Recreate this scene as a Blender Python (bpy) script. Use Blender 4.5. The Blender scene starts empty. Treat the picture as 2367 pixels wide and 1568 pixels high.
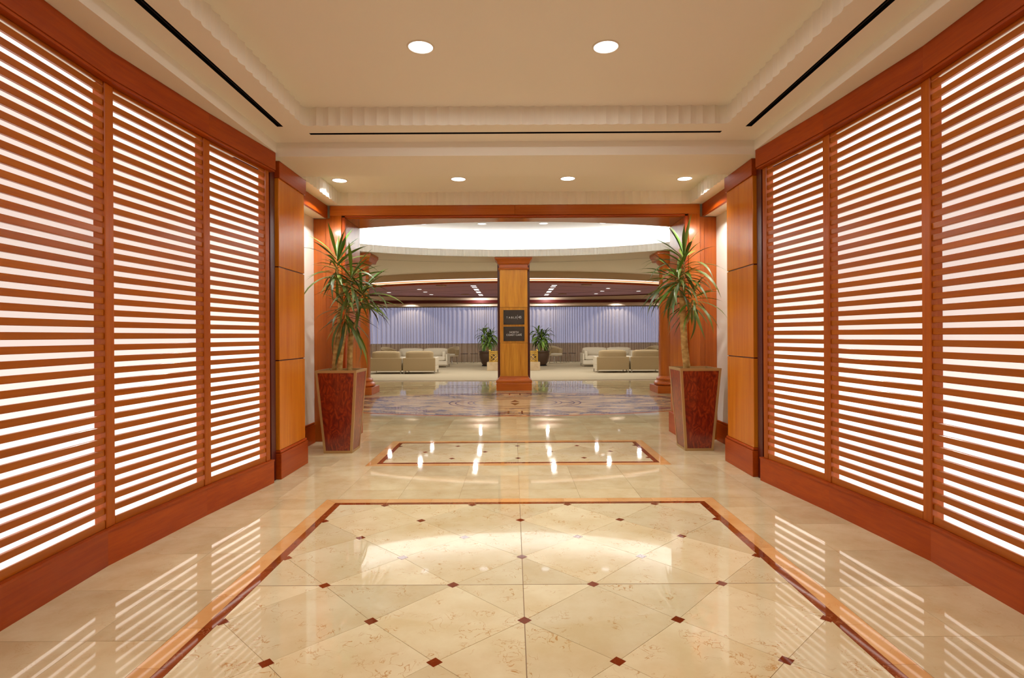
import bpy, math, random
from mathutils import Vector, Matrix
from mathutils.geometry import tessellate_polygon
PI = math.pi
random.seed(7)
SC = bpy.context.scene
COL = SC.collection
XC = 0.03            # centre line of the hall

# ------------------------------------------------------------------ camera, world, exposure
cam_d = bpy.data.cameras.new('camera'); cam = bpy.data.objects.new('camera', cam_d); COL.objects.link(cam)
cam_d.sensor_width = 36.0; cam_d.lens = 36.0 * 1295.0 / 2367.0
cam_d.shift_x = -2.5 / 2367.0; cam_d.shift_y = -8.0 / 2367.0
cam_d.clip_start = 0.05; cam_d.clip_end = 200
cam.matrix_world = Matrix.Translation((0, 0, 1.3)) @ Matrix.Rotation(PI / 2, 4, 'X') @ Matrix.Rotation(-0.0055, 4, 'Z')
SC.camera = cam
w = bpy.data.worlds.new('dusk'); SC.world = w; w.use_nodes = True
w.node_tree.nodes['Background'].inputs[0].default_value = (0.40, 0.41, 0.62, 1)
w.node_tree.nodes['Background'].inputs[1].default_value = 1.3
SC.view_settings.view_transform = 'Standard'; SC.view_settings.look = 'None'
SC.view_settings.gamma = 1.0; SC.view_settings.use_curve_mapping = False
SC.view_settings.exposure = 0.0
try:
    SC.cycles.use_denoising = True
    SC.cycles.max_bounces = 10; SC.cycles.diffuse_bounces = 6; SC.cycles.glossy_bounces = 5
    SC.cycles.transparent_max_bounces = 12
    SC.cycles.sample_clamp_indirect = 6.0
    SC.cycles.caustics_reflective = False; SC.cycles.caustics_refractive = False
except Exception:
    pass
# strengths used by the lamps further down
E_SPOT_HALL = 13.0; E_SPOT_LOBBY = 18.0; E_SPOT_ROTUNDA = 0.0; E_SPOT_LOUNGE = 90.0
E_COVE = 72.0; E_SCREEN = 1.0

# ------------------------------------------------------------------ helpers
class MB:
    def __init__(s): s.v = []; s.f = []; s.sm = []
    def add(s, vs, fs, smooth=False):
        n = len(s.v); s.v += [tuple(p) for p in vs]
        for f in fs: s.f.append(tuple(i + n for i in f)); s.sm.append(smooth)
        return s
    def box(s, x0, x1, y0, y1, z0, z1, ch=0.0):
        if x0 > x1: x0, x1 = x1, x0
        if y0 > y1: y0, y1 = y1, y0
        if z0 > z1: z0, z1 = z1, z0
        if ch <= 0:
            v = [(x, y, z) for z in (z0, z1) for (x, y) in ((x0, y0), (x1, y0), (x1, y1), (x0, y1))]
            return s.add(v, [(3, 2, 1, 0), (4, 5, 6, 7), (0, 1, 5, 4), (1, 2, 6, 5), (2, 3, 7, 6), (3, 0, 4, 7)])
        c = ch; V = []
        # 24 vertices of a chamfered box
        idx = {}
        for sx in (0, 1):
            for sy in (0, 1):
                for sz in (0, 1):
                    X = (x0, x1)[sx]; Y = (y0, y1)[sy]; Z = (z0, z1)[sz]
                    dx = c if sx == 0 else -c; dy = c if sy == 0 else -c; dz = c if sz == 0 else -c
                    idx[(sx, sy, sz, 'x')] = len(V); V.append((X, Y + dy, Z + dz))
                    idx[(sx, sy, sz, 'y')] = len(V); V.append((X + dx, Y, Z + dz))
                    idx[(sx, sy, sz, 'z')] = len(V); V.append((X + dx, Y + dy, Z))
        F = []
        I = lambda a, b, d, k: idx[(a, b, d, k)]
        for q in (0, 1):
            F.append([I(q, 0, 0, 'x'), I(q, 1, 0, 'x'), I(q, 1, 1, 'x'), I(q, 0, 1, 'x')])
            F.append([I(0, q, 0, 'y'), I(1, q, 0, 'y'), I(1, q, 1, 'y'), I(0, q, 1, 'y')])
            F.append([I(0, 0, q, 'z'), I(1, 0, q, 'z'), I(1, 1, q, 'z'), I(0, 1, q, 'z')])
        for a in (0, 1):
            for b in (0, 1):
                F.append([I(a, b, 0, 'x'), I(a, b, 1, 'x'), I(a, b, 1, 'y'), I(a, b, 0, 'y')])
                F.append([I(a, 0, b, 'x'), I(a, 1, b, 'x'), I(a, 1, b, 'z'), I(a, 0, b, 'z')])
                F.append([I(0, a, b, 'y'), I(1, a, b, 'y'), I(1, a, b, 'z'), I(0, a, b, 'z')])
                for d in (0, 1):
                    F.append([I(a, b, d, 'x'), I(a, b, d, 'y'), I(a, b, d, 'z')])
        return s.add(V, F)
    def prism(s, poly, z0, z1, bottom=True, top=True):
        n = len(poly)
        v = [(p[0], p[1], z0) for p in poly] + [(p[0], p[1], z1) for p in poly]
        f = [(i, (i + 1) % n, n + (i + 1) % n, n + i) for i in range(n)]
        if top: f.append(tuple(range(n, 2 * n)))
        if bottom: f.append(tuple(reversed(range(n))))
        return s.add(v, f)
    def tri_prism(s, poly, z0, z1):          # concave polygons
        tr = tessellate_polygon([[Vector((p[0], p[1], 0)) for p in poly]])
        n = len(poly)
        v = [(p[0], p[1], z0) for p in poly] + [(p[0], p[1], z1) for p in poly]
        f = [(i, (i + 1) % n, n + (i + 1) % n, n + i) for i in range(n)]
        f += [tuple(t) for t in tr] + [tuple(i + n for i in t) for t in tr]
        return s.add(v, f)
    def sheet(s, loops, z):                  # flat face with holes
        tr = tessellate_polygon([[Vector((p[0], p[1], 0)) for p in L] for L in loops])
        v = [(p[0], p[1], z) for L in loops for p in L]
        return s.add(v, [tuple(t) for t in tr])
    def wall(s, pts, z0, z1, closed=False, smooth=False):
        n = len(pts); v = [(p[0], p[1], z0) for p in pts] + [(p[0], p[1], z1) for p in pts]
        m = n if closed else n - 1
        return s.add(v, [(i, (i + 1) % n, n + (i + 1) % n, n + i) for i in range(m)], smooth)
    def ring(s, A, za, B, zb, smooth=False):
        n = len(A); v = [(p[0], p[1], za) for p in A] + [(p[0], p[1], zb) for p in B]
        return s.add(v, [(i, (i + 1) % n, n + (i + 1) % n, n + i) for i in range(n)], smooth)
    def lathe(s, prof, c=(0, 0), seg=32, smooth=True, cap=True):
        n = len(prof); v = []
        for (r, z) in prof:
            for k in range(seg):
                a = 2 * PI * k / seg; v.append((c[0] + r * math.cos(a), c[1] + r * math.sin(a), z))
        f = [(i * seg + k, i * seg + (k + 1) % seg, (i + 1) * seg + (k + 1) % seg, (i + 1) * seg + k) for i in range(n - 1) for k in range(seg)]
        s.add(v, f, smooth)
        if cap:
            for i in (0, n - 1):
                if prof[i][0] > 1e-4:
                    s.add([v[i * seg + k] for k in range(seg)], [tuple(range(seg))], False)
        return s
    def tube(s, path, rad, seg=8):
        path = [Vector(p) for p in path]; rr = rad if isinstance(rad, (list, tuple)) else [rad] * len(path)
        v = []; n = len(path)
        for i, p in enumerate(path):
            t = (path[min(i + 1, n - 1)] - path[max(i - 1, 0)]).normalized()
            u = t.cross(Vector((0, 0, 1)));
            if u.length < 1e-3: u = Vector((1, 0, 0))
            u.normalize(); w2 = t.cross(u)
            for k in range(seg):
                a = 2 * PI * k / seg; v.append(p + (u * math.cos(a) + w2 * math.sin(a)) * rr[i])
        f = [(i * seg + k, i * seg + (k + 1) % seg, (i + 1) * seg + (k + 1) % seg, (i + 1) * seg + k) for i in range(n - 1) for k in range(seg)]
        s.add(v, f, True); s.add([v[k] for k in range(seg)], [tuple(range(seg))]); s.add([v[(n - 1) * seg + k] for k in range(seg)], [tuple(range(seg))])
        return s
    def frustum(s, b, t, z0, z1):            # square-ish frustum from rect b to rect t (x0,x1,y0,y1)
        v = [(b[0], b[2], z0), (b[1], b[2], z0), (b[1], b[3], z0), (b[0], b[3], z0), (t[0], t[2], z1), (t[1], t[2], z1), (t[1], t[3], z1), (t[0], t[3], z1)]
        return s.add(v, [(3, 2, 1, 0), (4, 5, 6, 7), (0, 1, 5, 4), (1, 2, 6, 5), (2, 3, 7, 6), (3, 0, 4, 7)])
    def mesh(s, name, m):
        me = bpy.data.meshes.new(name); me.from_pydata(s.v, [], s.f)
        for p, q in zip(me.polygons, s.sm): p.use_smooth = q
        if m: me.materials.append(m)
        me.validate(); me.update(); return me
    def build(s, name, m, parent=None, loc=None, rot=None, fix=True):
        me = s.mesh(name, m)
        if fix:
            import bmesh
            b = bmesh.new(); b.from_mesh(me); bmesh.ops.recalc_face_normals(b, faces=b.faces); b.to_mesh(me); b.free()
        return link(name, me, parent, loc, rot)

def link(name, me, parent=None, loc=None, rot=None):
    o = bpy.data.objects.new(name, me); COL.objects.link(o)
    if parent: o.parent = parent
    if loc: o.location = loc
    if rot is not None: o.rotation_euler = (0, 0, rot) if not isinstance(rot, tuple) else rot
    return o
def tag(o, label, cat, group=None):
    o['label'] = label; o['category'] = cat
    if group: o['group'] = group
    return o
def thing(name, label, cat, loc=(0, 0, 0), rot=0.0, group=None):
    return tag(link(name, None, None, loc, rot), label, cat, group)
def struct(o): o['kind'] = 'structure'; return o
def copy_tree(o, parent=None):
    c = o.copy(); COL.objects.link(c)
    if parent: c.parent = parent
    for ch in list(o.children): copy_tree(ch, c)
    return c

# ------------------------------------------------------------------ materials
def L(c):
    return tuple((x / 12.92 if x <= 0.04045 else ((x + 0.055) / 1.055) ** 2.4) for x in [v / 255.0 for v in c]) + (1,)
def newmat(name):
    m = bpy.data.materials.new(name); m.use_nodes = True; nt = m.node_tree
    return m, nt, nt.nodes['Principled BSDF']
def plain(name, col, rough=0.5, metal=0.0, spec=0.5, bump=0.0, bscale=200):
    m, nt, b = newmat(name)
    b.inputs['Base Color'].default_value = L(col); b.inputs['Roughness'].default_value = rough
    b.inputs['Metallic'].default_value = metal; b.inputs['Specular IOR Level'].default_value = spec
    n = nt.nodes.new('ShaderNodeTexNoise'); n.inputs['Scale'].default_value = bscale
    tc = nt.nodes.new('ShaderNodeTexCoord'); nt.links.new(tc.outputs['Object'], n.inputs['Vector'])
    mx = nt.nodes.new('ShaderNodeMixRGB'); mx.blend_type = 'MULTIPLY'; mx.inputs[0].default_value = 0.08
    mx.inputs[1].default_value = L(col); nt.links.new(n.outputs['Color'], mx.inputs[2]); nt.links.new(mx.outputs[0], b.inputs['Base Color'])
    if bump:
        bp = nt.nodes.new('ShaderNodeBump'); bp.inputs['Strength'].default_value = bump; bp.inputs['Distance'].default_value = 0.002
        nt.links.new(n.outputs['Fac'], bp.inputs['Height']); nt.links.new(bp.outputs[0], b.inputs['Normal'])
    return m
def emit(name, col, strength):
    m = bpy.data.materials.new(name); m.use_nodes = True; nt = m.node_tree; nt.nodes.clear()
    e = nt.nodes.new('ShaderNodeEmission'); e.inputs[0].default_value = col; e.inputs[1].default_value = strength
    o = nt.nodes.new('ShaderNodeOutputMaterial'); nt.links.new(e.outputs[0], o.inputs[0]); return m
def ramp(nt, stops):
    r = nt.nodes.new('ShaderNodeValToRGB')
    while len(r.color_ramp.elements) < len(stops): r.color_ramp.elements.new(0.5)
    for e, (p, c) in zip(r.color_ramp.elements, stops): e.position = p; e.color = c
    return r
def wood(name, axis, dark, light, rough=0.32, coat=0.12, fine=55, along=1.6, var=0.12):
    m, nt, b = newmat(name); lk = nt.links
    tc = nt.nodes.new('ShaderNodeTexCoord'); mp = nt.nodes.new('ShaderNodeMapping')
    sc = [fine, fine, fine]; sc['xyz'.index(axis)] = along; mp.inputs['Scale'].default_value = sc
    oi = nt.nodes.new('ShaderNodeObjectInfo')
    off = nt.nodes.new('ShaderNodeVectorMath'); off.operation = 'MULTIPLY_ADD'
    cmb = nt.nodes.new('ShaderNodeCombineXYZ')
    for k in range(3): lk.new(oi.outputs['Random'], cmb.inputs[k])
    off.inputs[1].default_value = (13, 17, 11); lk.new(cmb.outputs[0], off.inputs[0]); lk.new(tc.outputs['Object'], off.inputs[2])
    lk.new(off.outputs[0], mp.inputs['Vector'])
    n1 = nt.nodes.new('ShaderNodeTexNoise'); n1.inputs['Scale'].default_value = 1.0; n1.inputs['Detail'].default_value = 6; n1.inputs['Roughness'].default_value = 0.65; n1.inputs['Distortion'].default_value = 0.35
    lk.new(mp.outputs[0], n1.inputs['Vector'])
    mp2 = nt.nodes.new('ShaderNodeMapping'); sc2 = [9, 9, 9]; sc2['xyz'.index(axis)] = 0.5; mp2.inputs['Scale'].default_value = sc2
    lk.new(off.outputs[0], mp2.inputs['Vector'])
    n2 = nt.nodes.new('ShaderNodeTexNoise'); n2.inputs['Scale'].default_value = 1.0; n2.inputs['Detail'].default_value = 3; lk.new(mp2.outputs[0], n2.inputs['Vector'])
    ad = nt.nodes.new('ShaderNodeMath'); ad.operation = 'MULTIPLY_ADD'; ad.inputs[1].default_value = 0.55; lk.new(n1.outputs['Fac'], ad.inputs[0])
    m2 = nt.nodes.new('ShaderNodeMath'); m2.operation = 'MULTIPLY'; m2.inputs[1].default_value = 0.45; lk.new(n2.outputs['Fac'], m2.inputs[0]); lk.new(m2.outputs[0], ad.inputs[2])
    r = ramp(nt, [(0.3, L(dark)), (0.7, L(light))]); lk.new(ad.outputs[0], r.inputs[0])
    hs = nt.nodes.new('ShaderNodeHueSaturation'); lk.new(r.outputs[0], hs.inputs['Color'])
    v = nt.nodes.new('ShaderNodeMath'); v.operation = 'MULTIPLY_ADD'; v.inputs[1].default_value = var; v.inputs[2].default_value = 1.0 - var / 2; lk.new(oi.outputs['Random'], v.inputs[0]); lk.new(v.outputs[0], hs.inputs['Value'])
    lk.new(hs.outputs[0], b.inputs['Base Color'])
    b.inputs['Roughness'].default_value = rough; b.inputs['Coat Weight'].default_value = coat; b.inputs['Coat Roughness'].default_value = 0.12; b.inputs['Specular IOR Level'].default_value = 0.3
    bp = nt.nodes.new('ShaderNodeBump'); bp.inputs['Strength'].default_value = 0.05; bp.inputs['Distance'].default_value = 0.001
    lk.new(n1.outputs['Fac'], bp.inputs['Height']); lk.new(bp.outputs[0], b.inputs['Normal'])
    return m
RD, RL = (138, 44, 0), (174, 76, 4)
W_RED = {a: wood('cherry_' + a, a, RD, RL, rough=0.38, coat=0.03) for a in 'xyz'}
W_POST = wood('post_cherry', 'z', (150, 66, 4), (182, 94, 12), rough=0.36, coat=0.05)
W_SLAT = wood('slat_cherry', 'x', (150, 70, 4), (180, 98, 12), rough=0.32, coat=0.15)
W_OR = {a: wood('amber_veneer_' + a, a, (176, 92, 10), (216, 132, 30), rough=0.26, coat=0.15) for a in 'xyz'}
W_PIER = wood('quartered_veneer', 'z', (184, 106, 20), (246, 178, 68), rough=0.35, coat=0.1, fine=45, along=2.0)
W_JAMB = {a: wood('jamb_cherry_' + a, a, (142, 64, 10), (184, 98, 28), rough=0.2, coat=0.4) for a in 'xyz'}
W_HEAD = wood('portal_cherry', 'x', (152, 72, 12), (192, 108, 34), rough=0.36, coat=0.05)
W_DARK = plain('dark_mahogany', (78, 14, 8), 0.35)
def burl():
    m, nt, b = newmat('burl_veneer'); lk = nt.links
    tc = nt.nodes.new('ShaderNodeTexCoord'); mp = nt.nodes.new('ShaderNodeMapping'); mp.inputs['Scale'].default_value = (1, 1, 0.45); lk.new(tc.outputs['Object'], mp.inputs['Vector'])
    n = nt.nodes.new('ShaderNodeTexNoise'); n.inputs['Scale'].default_value = 11; n.inputs['Detail'].default_value = 6; n.inputs['Distortion'].default_value = 4.0; lk.new(mp.outputs[0], n.inputs['Vector'])
    r = ramp(nt, [(0.32, L((92, 14, 4))), (0.5, L((124, 30, 8))), (0.68, L((158, 58, 18)))]); lk.new(n.outputs['Fac'], r.inputs[0]); lk.new(r.outputs[0], b.inputs['Base Color'])
    b.inputs['Roughness'].default_value = 0.3; b.inputs['Coat Weight'].default_value = 0.6; b.inputs['Coat Roughness'].default_value = 0.1
    return m
M_BURL = burl()
def marble(name, base, base2, vein, vscale=2.2, vein_amt=0.75, rough=0.035):
    m, nt, b = newmat(name); lk = nt.links
    geo = nt.nodes.new('ShaderNodeNewGeometry'); oi = nt.nodes.new('ShaderNodeObjectInfo')
    rs = nt.nodes.new('ShaderNodeMath'); rs.operation = 'ADD'; lk.new(geo.outputs['Random Per Island'], rs.inputs[0]); lk.new(oi.outputs['Random'], rs.inputs[1])
    fr = nt.nodes.new('ShaderNodeMath'); fr.operation = 'FRACT'; lk.new(rs.outputs[0], fr.inputs[0])
    cmb = nt.nodes.new('ShaderNodeCombineXYZ')
    for k in range(3): lk.new(fr.outputs[0], cmb.inputs[k])
    tc = nt.nodes.new('ShaderNodeTexCoord')
    off = nt.nodes.new('ShaderNodeVectorMath'); off.operation = 'MULTIPLY_ADD'; off.inputs[1].default_value = (37, 53, 41); lk.new(cmb.outputs[0], off.inputs[0]); lk.new(tc.outputs['Object'], off.inputs[2])
    cl = nt.nodes.new('ShaderNodeTexNoise'); cl.inputs['Scale'].default_value = min(vscale, 5) * 0.8; cl.inputs['Detail'].default_value = 8; cl.inputs['Roughness'].default_value = 0.6; lk.new(off.outputs[0], cl.inputs['Vector'])
    r0 = ramp(nt, [(0.35, L(base2)), (0.65, L(base))]); lk.new(cl.outputs['Fac'], r0.inputs[0])
    # thin wandering veins
    n = nt.nodes.new('ShaderNodeTexNoise'); n.inputs['Scale'].default_value = vscale * 4.0; n.inputs['Detail'].default_value = 5; n.inputs['Distortion'].default_value = 0.9; lk.new(off.outputs[0], n.inputs['Vector'])
    s = nt.nodes.new('ShaderNodeMath'); s.operation = 'SUBTRACT'; s.inputs[1].default_value = 0.5; lk.new(n.outputs['Fac'], s.inputs[0])
    ab = nt.nodes.new('ShaderNodeMath'); ab.operation = 'ABSOLUTE'; lk.new(s.outputs[0], ab.inputs[0])
    r1 = ramp(nt, [(0.0, (1, 1, 1, 1)), (0.016, (0, 0, 0, 1))]); lk.new(ab.outputs[0], r1.inputs[0])
    n3 = nt.nodes.new('ShaderNodeTexNoise'); n3.inputs['Scale'].default_value = vscale * 2.2; n3.inputs['Detail'].default_value = 2; lk.new(off.outputs[0], n3.inputs['Vector'])
    r3 = ramp(nt, [(0.48, (0, 0, 0, 1)), (0.62, (1, 1, 1, 1))]); lk.new(n3.outputs['Fac'], r3.inputs[0])
    mu = nt.nodes.new('ShaderNodeMath'); mu.operation = 'MULTIPLY'; lk.new(r1.outputs[0], mu.inputs[0]); lk.new(r3.outputs[0], mu.inputs[1])
    mu2 = nt.nodes.new('ShaderNodeMath'); mu2.operation = 'MULTIPLY'; mu2.inputs[1].default_value = vein_amt; lk.new(mu.outputs[0], mu2.inputs[0])
    mx = nt.nodes.new('ShaderNodeMixRGB'); lk.new(mu2.outputs[0], mx.inputs[0]); lk.new(r0.outputs[0], mx.inputs[1]); mx.inputs[2].default_value = L(vein)
    hs = nt.nodes.new('ShaderNodeHueSaturation'); lk.new(mx.outputs[0], hs.inputs['Color'])
    v = nt.nodes.new('ShaderNodeMath'); v.operation = 'MULTIPLY_ADD'; v.inputs[1].default_value = 0.16; v.inputs[2].default_value = 0.90; lk.new(fr.outputs[0], v.inputs[0]); lk.new(v.outputs[0], hs.inputs['Value'])
    lk.new(hs.outputs[0], b.inputs['Base Color'])
    b.inputs['Roughness'].default_value = rough; b.inputs['Specular IOR Level'].default_value = 0.85
    bn = nt.nodes.new('ShaderNodeTexNoise'); bn.inputs['Scale'].default_value = 3.0; lk.new(tc.outputs['Object'], bn.inputs['Vector'])
    bp = nt.nodes.new('ShaderNodeBump'); bp.inputs['Strength'].default_value = 0.03; bp.inputs['Distance'].default_value = 0.002; lk.new(bn.outputs['Fac'], bp.inputs['Height']); lk.new(bp.outputs[0], b.inputs['Normal'])
    return m
M_TILE = marble('cream_marble', (228, 216, 176), (210, 190, 146), (190, 140, 76), vscale=4.0, vein_amt=0.35)
M_DIAM = marble('veined_cream_marble', (238, 228, 190), (224, 206, 160), (192, 134, 60), vscale=3.6, vein_amt=0.95)
M_DOT = marble('red_marble', (140, 62, 28), (112, 40, 14), (170, 100, 60), vscale=8)
M_STRIP = marble('russet_marble', (156, 78, 34), (122, 50, 16), (200, 140, 96), vscale=5)
M_ONYX = marble('honey_onyx', (238, 194, 136), (224, 166, 100), (206, 140, 74), vscale=3)
M_JOINT = plain('dark_joint', (136, 106, 72), 0.7)
M_GROUT = plain('grout', (176, 150, 112), 0.8)
M_DOME = plain('white_paint_dome', (240, 238, 232), 0.85, spec=0.2)
M_CEIL = plain('cream_paint_ceiling', (236, 231, 220), 0.85, spec=0.2)
M_WALL = plain('cream_paint_wall', (242, 236, 224), 0.8, spec=0.3)
M_LOUNGEWALL = plain('beige_paint', (205, 180, 150), 0.8, spec=0.3)
W_CAP = wood('capital_cherry', 'x', (150, 62, 8), (190, 100, 26), rough=0.34)
M_BLACK = plain('black_metal', (6, 6, 8), 0.6, spec=0.2)
M_GOLD = plain('satin_brass', (190, 158, 108), 0.35, metal=0.45)
M_BRASS = plain('bright_brass', (214, 170, 70), 0.35, metal=0.5)
M_STEEL = plain('brushed_steel', (180, 175, 165), 0.3, metal=0.9)
M_TRIM = plain('white_trim_ring', (225, 215, 198), 0.5)
M_LENS = emit('lamp_glow', (1, 0.97, 0.95, 1), 6.0)
M_LENSD = emit('lamp_glow_dim', (0.93, 0.96, 1, 1), 2.2)
M_LENSF = emit('lamp_glow_far', (1, 0.97, 0.95, 1), 3.5)
M_COVE = emit('cove_strip_glow', (0.93, 0.96, 1, 1), E_COVE)
M_WARMCOVE = emit('warm_recess_glow', (1, 0.80, 0.52, 1), 1.3)
M_SOFA = plain('beige_upholstery', (214, 202, 176), 0.85, spec=0.2, bump=0.3)
M_SOFAB = plain('tan_upholstery', (172, 150, 112), 0.9, spec=0.15, bump=0.3)
M_CARPET = plain('beige_carpet', (188, 173, 142), 0.95, spec=0.05, bump=0.8, bscale=400)
M_SOIL = plain('moss', (96, 92, 30), 0.95, bump=1.0, bscale=90)
M_POT = plain('bronze_glaze', (74, 52, 34), 0.4)
M_SIGN = plain('dark_bronze_plaque', (50, 36, 24), 0.5)
M_LETTER = plain('white_letter', (250, 252, 255), 0.4)
M_TUB = plain('tan_chair_shell', (180, 158, 118), 0.7)
def leafmat(name, a, bcol):
    m, nt, b = newmat(name); lk = nt.links
    oi = nt.nodes.new('ShaderNodeObjectInfo'); r = ramp(nt, [(0.0, L(a)), (1.0, L(bcol))]); lk.new(oi.outputs['Random'], r.inputs[0]); lk.new(r.outputs[0], b.inputs['Base Color'])
    b.inputs['Roughness'].default_value = 0.45; b.inputs['Specular IOR Level'].default_value = 0.45
    return m
M_LEAF = leafmat('strap_leaf', (40, 60, 14), (100, 118, 40))
M_LEAF2 = leafmat('corn_leaf', (52, 92, 26), (150, 186, 84))
M_LEAFTOP = leafmat('young_leaf', (62, 100, 24), (110, 140, 44))
def canemat():
    m, nt, b = newmat('cane_bark'); lk = nt.links
    tc = nt.nodes.new('ShaderNodeTexCoord'); mp = nt.nodes.new('ShaderNodeMapping'); mp.inputs['Scale'].default_value = (9, 9, 16); lk.new(tc.outputs['Object'], mp.inputs['Vector'])
    n = nt.nodes.new('ShaderNodeTexNoise'); n.inputs['Scale'].default_value = 1.5; n.inputs['Detail'].default_value = 5; lk.new(mp.outputs[0], n.inputs['Vector'])
    r = ramp(nt, [(0.35, L((150, 112, 52))), (0.65, L((204, 170, 104)))]); lk.new(n.outputs['Fac'], r.inputs[0]); lk.new(r.outputs[0], b.inputs['Base Color'])
    b.inputs['Roughness'].default_value = 0.7
    bp = nt.nodes.new('ShaderNodeBump'); bp.inputs['Strength'].default_value = 0.5; bp.inputs['Distance'].default_value = 0.004; lk.new(n.outputs['Fac'], bp.inputs['Height']); lk.new(bp.outputs[0], b.inputs['Normal'])
    return m
M_CANE = canemat()
def panelmat(name, k):
    # back-lit acrylic: brighter near the strip lamps at the top and the bottom of the light box
    m, nt, b = newmat(name); lk = nt.links
    tc = nt.nodes.new('ShaderNodeTexCoord'); sp = nt.nodes.new('ShaderNodeSeparateXYZ'); lk.new(tc.outputs['Object'], sp.inputs[0])
    mr = nt.nodes.new('ShaderNodeMapRange'); mr.inputs['From Min'].default_value = 0.2; mr.inputs['From Max'].default_value = 2.8; lk.new(sp.outputs['Z'], mr.inputs['Value'])
    r = ramp(nt, [(0.0, (1.7, 1.7, 1.7, 1)), (0.18, (1.35, 1.35, 1.35, 1)), (0.42, (0.80, 0.80, 0.80, 1)), (0.62, (0.74, 0.74, 0.74, 1)), (0.85, (0.9, 0.9, 0.9, 1)), (1.0, (1.5, 1.5, 1.5, 1))]); lk.new(mr.outputs[0], r.inputs[0])
    c = nt.nodes.new('ShaderNodeMixRGB'); c.blend_type = 'MULTIPLY'; c.inputs[0].default_value = 1; lk.new(r.outputs[0], c.inputs[1]); c.inputs[2].default_value = (1, 0.93, 0.86, 1)
    lk.new(c.outputs[0], b.inputs['Emission Color']); b.inputs['Emission Strength'].default_value = k * E_SCREEN
    b.inputs['Base Color'].default_value = (0.55, 0.5, 0.46, 1); b.inputs['Roughness'].default_value = 0.08
    return m
M_PANEL = [panelmat('backlit_acrylic_far', 1.25), panelmat('backlit_acrylic_middle', 1.05), panelmat('backlit_acrylic_near', 0.95)]
def curtainmat():
    m = bpy.data.materials.new('sheer_fabric'); m.use_nodes = True; nt = m.node_tree; nt.nodes.clear(); lk = nt.links
    d = nt.nodes.new('ShaderNodeBsdfDiffuse'); d.inputs[0].default_value = L((232, 212, 192))
    t = nt.nodes.new('ShaderNodeBsdfTranslucent'); t.inputs[0].default_value = L((215, 205, 200))
    a = nt.nodes.new('ShaderNodeAddShader'); mx0 = nt.nodes.new('ShaderNodeMixShader'); mx0.inputs[0].default_value = 0.4; lk.new(d.outputs[0], mx0.inputs[1]); lk.new(t.outputs[0], mx0.inputs[2])
    tr = nt.nodes.new('ShaderNodeBsdfTransparent'); mx = nt.nodes.new('ShaderNodeMixShader')
    lw = nt.nodes.new('ShaderNodeLayerWeight'); lw.inputs[0].default_value = 0.35
    mp = nt.nodes.new('ShaderNodeMath'); mp.operation = 'MULTIPLY_ADD'; mp.inputs[1].default_value = 0.55; mp.inputs[2].default_value = 0.52; mp.use_clamp = True
    lk.new(lw.outputs['Facing'], mp.inputs[0]); lk.new(mp.outputs[0], mx.inputs[0]); lk.new(tr.outputs[0], mx.inputs[1]); lk.new(mx0.outputs[0], mx.inputs[2])
    o = nt.nodes.new('ShaderNodeOutputMaterial'); lk.new(mx.outputs[0], o.inputs[0]); return m
M_CURT = curtainmat()
def glassmat():
    m, nt, b = newmat('window_glass'); b.inputs['Base Color'].default_value = (0.9, 0.95, 1, 1); b.inputs['Roughness'].default_value = 0.02
    b.inputs['Transmission Weight'].default_value = 1.0; b.inputs['IOR'].default_value = 1.05; return m
M_GLASS = glassmat()
def loungeceil():
    m, nt, b = newmat('mahogany_ceiling_panels'); lk = nt.links
    tc = nt.nodes.new('ShaderNodeTexCoord'); n = nt.nodes.new('ShaderNodeTexNoise'); n.inputs['Scale'].default_value = 3
    mp = nt.nodes.new('ShaderNodeMapping'); mp.inputs['Scale'].default_value = (3, 18, 1); lk.new(tc.outputs['Object'], mp.inputs[0]); lk.new(mp.outputs[0], n.inputs['Vector'])
    r = ramp(nt, [(0.3, L((122, 56, 48))), (0.7, L((144, 74, 62)))]); lk.new(n.outputs['Fac'], r.inputs[0]); lk.new(r.outputs[0], b.inputs['Base Color'])
    b.inputs['Roughness'].default_value = 0.42; return m
M_LCEIL = loungeceil()
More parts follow.
